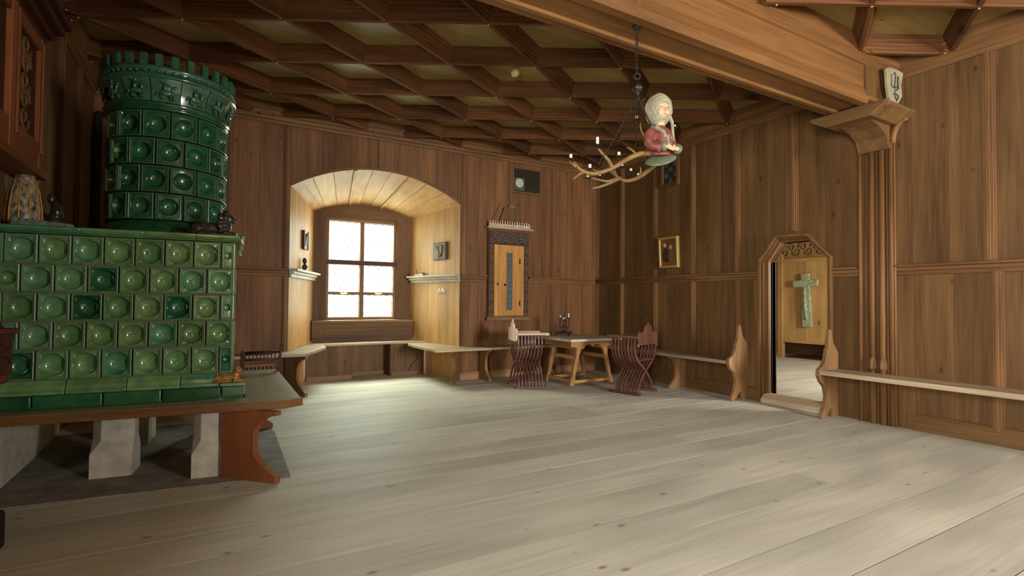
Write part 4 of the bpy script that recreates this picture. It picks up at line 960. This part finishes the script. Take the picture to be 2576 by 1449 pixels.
MB().lathe([(.001,.0),(.022,.002),(.02,.008),(.012,.016),(.001,.02)], 10).build('knob', M['iron'], dr, (-.08,-.08,.58), (R(90),0,0))
MB().box(-.235,-.205,-.082,-.075,.57,.61).build('keyhole_plate', M['iron'], d_)
for z_ in (.95, .22): MB().box(.20,.225,-.086,-.08,z_,z_+.09).build('hinge', M['iron'], dr)
MB().prism([(-.44,1.53),(.47,1.53),(.46,1.565),(-.43,1.565)], 'y', -.13, 0).build('crest_shelf', wood('bench','x'), wc, bevel=.006)
MB().box(-.40,.43,-.055,0,1.50,1.53).build('neck_moulding', wood('red','x'), wc, bevel=.005)
MB().box(-.40,.42,-.09,-.06,1.565,1.62).build('crest_band', wood('pale','x'), wc)
for k in range(17): MB().box(-.395+.048*k,-.372+.048*k,-.10,-.085,1.565,1.665+.008*(k%2)).build('crest_merlon', wood('pale','z'), wc, bevel=.003)
MB().prism([(-.20,1.60),(.26,1.60),(.18,1.92),(-.08,1.92)], 'y', -.045, 0).build('hood_board', wood('wall','z'), wc, bevel=.004)
MB().prism([(-.02,1.92),(.13,1.92),(.05,1.99)], 'y', -.05, 0).build('hood_tip', wood('bracket','z'), wc)
for xx in (-.155,.215):
    h_ = tag(MB().tube([(0,0,0),(0,-.03,0),(0,-.045,.012),(0,-.04,.03)], .006, 6).build('coat_hook', M['brass'], None, (4.45+xx,YB-.004,2.98), smooth=True), 'small brass hook %s of the cupboard hood' % ('left' if xx < 0 else 'right'), 'hook', 'brass hooks above the cupboard')
cordo = tag(MB().tube([(4.29,YB-.02,2.97),(4.24,YB-.012,2.86),(4.19,YB-.012,2.76),(4.13,YB-.03,2.67)], .004, 5).build('hanging_cord', M['ink']), 'thin dark cord hanging from the left brass hook', 'cord')
# dark glass pane high on the wall
mi = thing('wall_hatch_window', 'small dark glazed hatch high on the back wall with a window reflection painted in', 'window', (4.83,YB-.004,3.23))
MB().box(-.27,.27,-.02,0,.0,.40).build('pane', M['mirror'], mi)
for q in ((-.30,-.27,-.03,.43),(.27,.30,-.03,.43)): MB().box(q[0],q[1],-.035,0,q[2],q[3]).build('frame_stile', wood('wall','z'), mi)
for q in ((-.03,0),(.40,.43)): MB().box(-.27,.27,-.035,0,q[0],q[1]).build('frame_rail', wood('wall','x'), mi)
mb = MB()
MB().box(-.25,-.05,-.024,-.02,.02,.24).build('reflection_patch', M['pane_dark'], mi)  # window reflection painted in as a paler patch on the pane
MB().lathe([(.001,.004),(.075,.003),(.08,0)], 20).build('roundel', flat('reflection_tint',(176,184,150),.15,spec=.8), mi, (-.15,-.024,.15), (R(90),0,0))  # pale disc belongs to the painted reflection
# small leaded window and little painting on the right wall
sw = thing('leaded_wall_window', 'little leaded window of round panes high on the right wall', 'window', (XR-.004,5.97,3.18))
for q in ((-.19,-.14,0,.46),(.14,.19,0,.46)): MB().box(-.045,0,q[0],q[1],q[2],q[3]).build('frame_stile', wood('batten','z'), sw, bevel=.004)
for q in ((0,.05),(.41,.46)): MB().box(-.045,0,-.14,.14,q[0],q[1]).build('frame_rail', wood('batten','y'), sw, bevel=.004)
MB().box(-.012,0,-.14,.14,.05,.41).build('lead_ground', M['lead'], sw)
for i in range(3):
    for j in range(4):
        MB().lathe([(.001,.008),(.03,.006),(.042,.002),(.043,0)], 12).build('roundel', M['pane_dark'] if (i+j)%2 else M['mirror'], sw, (-.012,-.092+.092*i,.095+.09*j), (0,R(-90),0))
sp_ = thing('small_painting', 'small gilt framed painting of two figures on the right wall', 'painting', (XR-.004,5.97,1.86))
sp_.rotation_euler = (0,R(-3),0)
for q in ((-.20,-.165,0,.50),(.165,.20,0,.50)): MB().box(-.06,0,q[0],q[1],q[2],q[3]).build('frame', M['picgold'], sp_, bevel=.006)
for q in ((0,.04),(.46,.50)): MB().box(-.06,0,-.165,.165,q[0],q[1]).build('frame', M['picgold'], sp_, bevel=.006)
MB().box(-.03,-.01,-.165,.165,.04,.46).build('canvas', M['canvas'], sp_)
MB().prism([(.0,.10),(.13,.10),(.14,.24),(.09,.33),(.02,.28)], 'x', -.033,-.0305).build('painted_dark_figure', M['picdark'], sp_); MB().prism([(-.12,.10),(.0,.10),(.02,.22),(-.04,.30),(-.10,.26)], 'x', -.033,-.0305).build('painted_pale_figure', M['carve'], sp_)
for yy, zz in ((.08,.37),(-.04,.33)): MB().prism([(yy+.028*math.cos(2*PI*k/10), zz+.036*math.sin(2*PI*k/10)) for k in range(10)], 'x', -.033,-.0305).build('painted_head', M['skin'], sp_)
MB().box(-.033,-.0305,-.14,.14,.06,.085).build('painted_sill', M['redpaint'], sp_)

# ---------------------------------------------------------------- things in the window niche
def jpt(t, right): return (lerp(NFR,NXR,t) if right else lerp(NFL,NXL,t), lerp(YB,YN,t))
aL = math.atan2(YN-YB, NXL-NFL); aR = math.atan2(YN-YB, NXR-NFR)
x_, y_ = jpt(.55, False)
pl = thing('relief_plaque', 'dark carved relief plaque on the left niche jamb', 'plaque', (x_+.002,y_,2.08), aL)
MB().box(-.14,.14,-.03,0,0,.29).build('panel', wood('dark','z'), pl, bevel=.004)
for q in ((-.14,-.115,0,.29),(.115,.14,0,.29)): MB().box(q[0],q[1],-.042,-.03,q[2],q[3]).build('border', wood('dark','z'), pl)
b = MB().ell((0,-.03,.15),(.06,.02,.09)); b.ell((.0,-.035,.22),(.03,.02,.03)); b.ell((-.05,-.03,.10),(.03,.015,.05)); b.build('relief', wood('carve' if 'carve' in WOOD else 'wall','z'), pl, smooth=True)
x_, y_ = jpt(.45, False)
bu = thing('small_bust', 'little dark bust standing on the left niche shelf', 'bust', (x_+.055,y_,ZD+.006), aL-R(90))
b = MB().box(-.03,.03,-.03,.03,0,.03); b.ell((0,0,.06),(.045,.035,.04)); b.ell((0,0,.11),(.022,.022,.03)); b.ell((0,-.004,.155),(.036,.042,.046)); b.ell((0,-.045,.15),(.008,.012,.012))
b.build('head', M['bronze'], bu, remesh=.005)
x_, y_ = jpt(.35, True)
pr = thing('heraldic_plaque', 'grey brown carved shield plaque on the right niche jamb', 'plaque', (x_-.004,y_,2.00), aR+PI)
MB().box(-.19,.19,-.035,0,0,.30).build('panel', wood('dark','z'), pr, bevel=.004)
MB().box(-.165,.165,-.042,-.035,.02,.28).build('field', M['carve'], pr, bevel=.003)
MB().prism([(-.09,.25),(.09,.25),(.09,.13),(.05,.06),(0,.035),(-.05,.06),(-.09,.13)], 'y', -.06,-.042).build('shield', M['carve'], pr, bevel=.006)
MB().bar((-.085,-.062,.24),(.06,-.062,.07),.012,.02).build('shield_bend', M['carve'], pr); MB().bar((0,-.062,.25),(0,-.062,.05),.012,.016).build('shield_pale', M['carve'], pr)
x_, y_ = jpt(.72, True)
ik = thing('ink_stand', 'small grey writing stand on the right niche shelf', 'inkstand', (x_-.055,y_,ZD+.006), aR)
MB().box(-.13,.13,-.035,.035,0,.03).build('tray', flat('pewter',(120,112,104),.4,metal=.4), ik, bevel=.006); MB().prism([(-.12,.03),(-.04,.03),(-.08,.055)], 'y', -.03,.03).build('well', M['ironblue'], ik); MB().tube([(.09,0,.03),(.10,0,.08),(.11,0,.12)], [.008,.006,.004], 6).build('quill_holder', M['iron'], ik); MB().tube([(.10,.0,.03),(.14,0,.045)], .008, 6).build('spout', M['iron'], ik)
for k, t in enumerate((.30,.36)):
    x_, y_ = jpt(t, True)
    s_ = thing('light_switch', '%s round porcelain switch on the right niche jamb' % ('near' if k == 0 else 'far'), 'switch', (x_-.001,y_,1.47), aR+PI, 'round switches in the niche')
    MB().lathe([(.001,.028),(.03,.026),(.042,.015),(.045,0)], 16).build('rose', M['white'], s_, (0,0,0), (R(90),0,0), smooth=True); MB().tube([(0,-.026,0),(0,-.04,.005)], .008, 6).build('toggle', M['brass'], s_)
cab = tag(MB().tube(smooth_path([(3.20,8.775,.50),(3.17,8.775,.40),(3.19,8.775,.30),(3.10,8.775,.20),(3.02,8.775,.08)],12), .005, 5).build('cable', M['ink']), 'thin black cable running down the niche seat front', 'cable')
# bulb in a coffer
bb = thing('light_bulb', 'bare frosted light bulb in a ceiling coffer', 'light bulb', (2.92,5.0,ZP))
MB().lathe([(.001,0),(.04,0),(.035,-.02),(.02,-.05),(.02,-.06)], 14).build('socket', M['brass'], bb, smooth=True); MB().lathe([(.018,-.06),(.03,-.085),(.05,-.115),(.05,-.14),(.03,-.165),(.001,-.175)], 16).build('glass', flat('frosted_glass',(200,180,130),.3), bb, smooth=True)

# ---------------------------------------------------------------- chandelier: carved half figure with antlers
CR = Vector((2.747,2.895,3.388))
ch = thing('antler_chandelier', 'hanging chandelier of stag antlers with carved half figure of a woman in white headscarf', 'chandelier', CR, -YAW)
cy, sy_ = math.cos(YAW), math.sin(YAW)
def L(x, y, dy=0.0):
    p = px(x, y, 3.94+dy)-CR; return Vector((p.x*cy-p.y*sy_, p.x*sy_+p.y*cy, p.z))
MB().lathe([(.001,0),(.035,0),(.03,-.012),(.015,-.02),(.001,-.025)], 14).build('ceiling_plate', M['iron'], ch, smooth=True)
MB().tube([(0,0,-.02),L(1603,100),L(1601,160),L(1604,185)], .0045, 6).build('hanging_rod', M['iron'], ch)
for k in range(6):
    z = -.06-.05*k; MB().tube([(.011*math.cos(a)*(k%2), .011*math.cos(a)*((k+1)%2), z+.03*math.sin(a)) for a in [2*PI*i/12 for i in range(13)]], .003, 5, cap=False).build('chain_link', M['iron'], ch)
c = L(1603,192); MB().tube([c+Vector((.022*math.cos(a),0,.024*math.sin(a))) for a in [2*PI*i/14 for i in range(15)]], .006, 6, cap=False).build('ring', M['iron'], ch, smooth=True)
c = L(1604,222); MB().lathe([(.001,.062),(.012,.06),(.01,.035),(.03,.028),(.042,.008),(.042,-.006),(.03,-.025),(.012,-.032),(.016,-.05),(.001,-.058)], 16, c).build('hub', M['iron'], ch, smooth=True)
hb = L(1604,240)
A1 = smooth_path([L(1650,385,.02),L(1610,387,-.05),L(1575,402,-.12),L(1538,424,-.17),L(1495,437,-.2),L(1462,428,-.2),L(1443,408,-.18)], 24)
A2 = smooth_path([L(1655,405,.06),L(1635,425,.12),L(1605,447,.2),L(1575,455,.24),L(1553,445,.24),L(1530,425,.2)], 20)
an = MB().tube(A1, [.021-.0004*i for i in range(25)], 8).build('antler', wood('bone','x'), ch, smooth=True)
for path, r_ in (([(1540,423,-.17),(1532,405,-.16),(1517,388,-.15),(1505,374,-.15)],.017),([(1600,388,-.07),(1590,378,-.05),(1578,371,-.04)],.011),([(1450,420,-.2),(1440,413,-.2),(1432,405,-.19)],.012),([(1470,432,-.2),(1455,440,-.2),(1442,452,-.2)],.012),([(1520,432,-.18),(1500,430,-.15),(1492,425,-.14)],.010)):
    P = smooth_path([L(*q) for q in path], 8); MB().tube(P, [r_*(1-.6*i/8) for i in range(9)], 7).build('tine', wood('bone','x'), an, smooth=True)
an2 = MB().tube(A2, [.021-.0005*i for i in range(21)], 8).build('antler', wood('bone','x'), ch, smooth=True)
for path, r_ in (([(1560,448,.24),(1530,462,.2),(1505,471,.17),(1490,473,.15)],.017),([(1556,447,.24),(1530,456,.2),(1505,452,.17),(1487,448,.14)],.014),([(1550,440,.24),(1543,425,.24),(1538,412,.24)],.012),([(1605,447,.2),(1612,430,.22),(1610,420,.23)],.009),([(1640,360,.06),(1618,338,.08),(1611,318,.08),(1612,308,.08)],.010)):
    P = smooth_path([L(*q) for q in path], 8); MB().tube(P, [r_*(1-.6*i/8) for i in range(9)], 7).build('tine', wood('bone','x'), an2, smooth=True)
for a, b in ((hb, L(1530,375,-.17)), (hb, L(1598,395,.2)), (hb, L(1640,320,.0))):
    MB().tube([a+(b-a)*(i/6)+Vector((0,0,-.006*math.sin(PI*i/6))) for i in range(7)], .0042, 5).build('suspension_chain', M['iron'], ch)
    m_ = MB()
    for i in range(1,12): m_.ell(a+(b-a)*(i/12), (.006,.006,.013), n=6, m=4)
    m_.build('chain_beads', M['iron'], ch)
P = L(1530,375,-.17); MB().tube([P, L(1512,400,-.18), L(1505,415,-.19)], .004, 5).build('suspension_chain', M['iron'], ch)
for x, y, dy, hh in ((1503,360,-.15,20),(1436,395,-.19,12),(1557,388,-.10,11),(1484,420,-.2,12),(1479,443,-.15,9),(1508,440,-.05,7),(1565,415,.15,9),(1587,427,.2,9),(1606,438,.22,8),(1602,296,.08,11),(1697,316,.05,7)):
    base = L(x, y+6, dy); dk_ = MB().lathe([(.001,-.006),(.014,-.004),(.024,.002),(.026,.006),(.016,.002),(.001,0)], 10, base).build('drip_pan', M['iron'], ch, smooth=True)
    MB().tube([base, base+Vector((0,0,.003*hh))], .0105, 8).build('candle', M['candle'], dk_)
MB().tube([L(1697,324,.05),L(1690,335,.05),L(1680,345,.03)], .004, 6).build('pan_arm', M['iron'], ch)
# half figure
FB = L(1660,392,0)          # waist centre
def loft(mb, secs, n=20):
    """secs: (centre, rx, ry)"""
    V = []
    for c, rx, ry in secs:
        for k in range(n): a = 2*PI*k/n; V.append((c[0]+rx*math.cos(a), c[1]+ry*math.sin(a), c[2]))
    F = [(j*n+k, j*n+(k+1)%n, (j+1)*n+(k+1)%n, (j+1)*n+k) for j in range(len(secs)-1) for k in range(n)]
    F += [tuple(range(n-1,-1,-1)), tuple((len(secs)-1)*n+k for k in range(n))]
    return mb.add(V,F)
fr = Vector((math.sin(R(32)),-math.cos(R(32)),0)); rt = Vector((math.cos(R(32)), math.sin(R(32)),0)); ZV = Vector((0,0,1))
def B(u, v, z): return FB+rt*u+fr*v+ZV*z        # u: figure's own left (picture right), v: forwards
b = MB(); loft(b, [(FB+ZV*-.01,.085,.07),(FB+ZV*.05,.09,.072),(FB+ZV*.11,.10,.075),(FB+ZV*.155,.105,.07),(FB+ZV*.185,.09,.058),(FB+ZV*.205,.055,.045),(FB+ZV*.225,.035,.035)])
for s in (-1,1):
    b.tube(smooth_path([B(s*.09,0,.175),B(s*.125,-.0,.12),B(s*.13,.02,.06),B(s*.11,.06,.035),B(s*.075,.10,.035)],10), [.034,.036,.037,.036,.035,.033,.031,.030,.030,.031,.032], 10)
for k in range(6): b.tube([B(-.10-.006*k+.04,.04+.01*k,.10-.008*k),B(-.115,.03+.012*k,.05-.012*k)],.010,5)
for k in range(5):
    b.tube(smooth_path([B(-.07+.035*k,.045,.17),B(-.06+.03*k,.066,.12),B(-.05+.025*k,.064,.04)],8), [.004,.006,.008,.009,.009,.009,.009,.008,.006], 6)
for s in (-1,1):
    for k in range(4): b.tube(smooth_path([B(s*(.115+.006*k),-.02+.012*k,.15),B(s*(.155-.004*k),.0+.012*k,.09),B(s*(.14-.01*k),.045+.008*k,.03-.004*k)],8), [.003,.006,.008,.009,.009,.008,.007,.006,.003], 6)
robe = b.build('robe', M['robe'], ch, remesh=.0045)
col = MB()
for s in (-1,1): col.tube([B(s*.05,-.035,.215),B(s*.06,.02,.20),B(s*.035,.06,.165),B(0,.078,.11),B(0,.08,.03)], [.017,.018,.016,.013,.012], 8)
col.build('collar', M['collar'], robe, remesh=.005)
for s in (-1,1):
    q = MB(); q.tube([B(s*.082,.092,.035),B(s*.060,.116,.035)], [.034,.036], 14); q.build('cuff', M['shieldgreen'], robe, smooth=True)
for u, z in ((-.035,.125),(.035,.125)):
    MB().ell(B(u,.075,z),(.009,.009,.009),n=8,m=6).build('robe_rosette', M['scarf'], robe, smooth=True)
nk = MB().tube([B(0,0,.20),B(0,.004,.28)], [.036,.034], 12)
HC_ = FB+ZV*.345
hd = MB(); hr = Matrix.Rotation(R(32),3,'Z')
frh = Vector((math.sin(R(16)),-math.cos(R(16)),0)); rth = Vector((math.cos(R(16)), math.sin(R(16)),0))
def H(u, v, z): return HC_+rth*u+frh*v+ZV*z
def HS(u, v, z, k=1.0):
    """the same point moved onto the surface of the hood"""
    q = Vector((u/.096,(v+.018)/.098,(z-.005)/.126)); q = q/q.length*k; return H(q.x*.096, q.y*.098-.018, q.z*.126+.005)
loft(hd, [(H(0,0,-.16),.036,.034),(H(0,.002,-.10),.036,.035),(H(0,.015,-.085),.03,.03),(H(0,.022,-.070),.034,.042),(H(0,.016,-.045),.046,.053),(H(0,.010,-.015),.054,.060),(H(0,.006,.015),.057,.063),(H(0,0,.05),.054,.06),(H(0,-.004,.08),.035,.04)])
hd.tube([H(0,.064,.016),H(0,.074,-.010),H(0,.081,-.025)],[.006,.0075,.0095],8); hd.ell(H(0,.068,-.049),(.013,.010,.0045)); hd.ell(H(0,.066,-.056),(.011,.010,.005)); hd.ell(H(0,.044,-.078),(.016,.016,.012))
for s in (-1,1): hd.ell(H(s*.03,.052,-.03),(.018,.014,.018)); hd.ell(H(s*.024,.058,.006),(.013,.010,.008)); hd.tube([H(s*.008,.066,.022),H(s*.025,.064,.027),H(s*.042,.05,.018)],.005,5)
head = hd.build('head', M['skin'], ch, remesh=.0045)
for s in (-1,1): MB().tube([H(s*.013,.0695,.002),H(s*.023,.0705,-.0005),H(s*.034,.0655,.002)], [.0012,.0022,.0012], 6).build('eye', M['picdark'], head)
MB().tube([H(-.011,.0785,-.052),H(0,.081,-.0515),H(.011,.0785,-.052)], .0016, 5).build('mouth', M['redpaint'], head)
sc_ = MB()
V = []; n, m = 28, 18          # hood: ellipsoid shell with an opening for the face
cen = H(0,-.018,.005)
for j in range(m+1):
    ph = PI*j/m
    for i in range(n):
        a = 2*PI*i/n; wv = 1+.03*math.sin(5*ph+3*a); V.append(cen+rth*(.088*wv*math.sin(ph)*math.cos(a))+frh*(.090*wv*math.sin(ph)*math.sin(a))+ZV*(.118*wv*math.cos(ph)))
F = []
for j in range(m):
    for i in range(n):
        f_ = (j*n+i,(j+1)*n+i,(j+1)*n+(i+1)%n,j*n+(i+1)%n); q = sum((V[k] for k in f_), Vector())/4-HC_
        fu, fv, fz = q.dot(rth), q.dot(frh), q.z
        if fv > .02 and (fu/.047)**2+((fz+.018)/.056)**2 < 1: continue
        if fz < -.105 : continue
        F.append(f_)
me_ = MB().add(V,F)
hood = me_.build('headscarf', M['scarf'], ch, smooth=True); md = hood.modifiers.new('t','SOLIDIFY'); md.thickness = .012; md.offset = 1; md = hood.modifiers.new('s','SUBSURF'); md.levels = 1; md.render_levels = 1
fo = MB()
for k, (w_, zz) in enumerate(((.049,.002),(.060,.01),(.075,.018))):
    P = []
    for i in range(25):
        a = 2*PI*i/24; P.append(H(w_*math.cos(a), .058-.018*k-.35*(w_*math.cos(a))**2/.1, -.02+zz+(w_*1.22)*math.sin(a)))
    fo.tube(P, .009-.0005*k, 6, cap=False)
for k in range(5):
    fo.tube(smooth_path([HS(.03-.02*k,.05-.02*k,.10),HS(-.04-.01*k,.05-.035*k,.08),HS(-.085,.0-.03*k,.02),HS(-.08+.004*k,.0-.015*k,-.06),HS(-.05,.03-.02*k,-.10)],16), [.003+.006*math.sin(PI*i/16) for i in range(17)], 6)
for k in range(4):
    fo.tube(smooth_path([HS(-.06+.01*k,.045-.012*k,.085-.01*k),HS(-.085,.03-.012*k,.02-.01*k),HS(-.07,.05-.01*k,-.06-.008*k),HS(-.02,.075,-.085-.008*k),HS(.04,.06,-.08-.006*k)],16), [.004+.007*math.sin(PI*i/16) for i in range(17)], 6)
for k in range(2):
    fo.tube(smooth_path([HS(.0,.04-.03*k,.12),HS(.055,.04-.02*k,.07),HS(.085,.02,.0),HS(.075,.045,-.06)],14), [.003+.005*math.sin(PI*i/14) for i in range(15)], 6)
fo.build('scarf_folds', M['scarf'], hood, smooth=True)
tl = MB().tube(smooth_path([H(.06,.03,-.05),H(.075,.045,-.10),H(.07,.06,-.16),H(.075,.062,-.215)],10), [.022,.022,.021,.02,.02,.019,.018,.017,.016,.015,.013], 8, flatz=.6)
for k in range(3): tl.tube([H(.065+.008*k,.06,-.20),H(.06+.014*k,.064,-.245)], [.005,.002], 5)
tl.build('scarf_tail', M['scarf'], hood, smooth=True)
def hand(s):
    h = MB(); w = B(s*.055,.118,.032); d = (rt*(-s)*.8+fr*.35+ZV*-.12).normalized(); side = fr*.45+ZV*-.75; side = (side-d*side.dot(d)).normalized(); nn = d.cross(side)
    h.tube([w-d*.02, w+d*.004, w+d*.028], [.016,.019,.021], 10, flatz=.75)
    for k, ln in enumerate((.030,.035,.033,.025)):
        p0 = w+d*.03+side*(-.017+.0115*k); q1 = p0+d*ln*.55+nn*.003; q2 = q1+d*ln*.45-nn*.008*s; h.tube([p0-d*.012,p0,q1,q2],[.0062,.0064,.0058,.0046],8)
    p0 = w+d*.008-side*.018; h.tube([p0,p0-side*.014+d*.012,p0-side*.016+d*.028],[.008,.0068,.005],8)
    return h.build('hand', M['skin'], ch, remesh=.003)
hand(-1); hand(1)
# green painted shield under the figure
o = MB().ell((0,0,0),(.120,.085,.016),n=28,m=8).build('oval_shield', M['shieldgreen'], ch, L(1662,402,-.03), (R(38),R(-16),0), smooth=True)
for k in range(3): MB().tube([(-.06+.05*k,-.03,-.0155),(-.055+.05*k,.0,-.0165),(-.04+.05*k,.03,-.015)], .006, 5).build('painted_device', M['redpaint'], o)
MB().box(-.05,.05,-.03,.03,-.05,.06).build('bracket_block', wood('dark','z'), ch, L(1640,380,.06), bevel=.01)
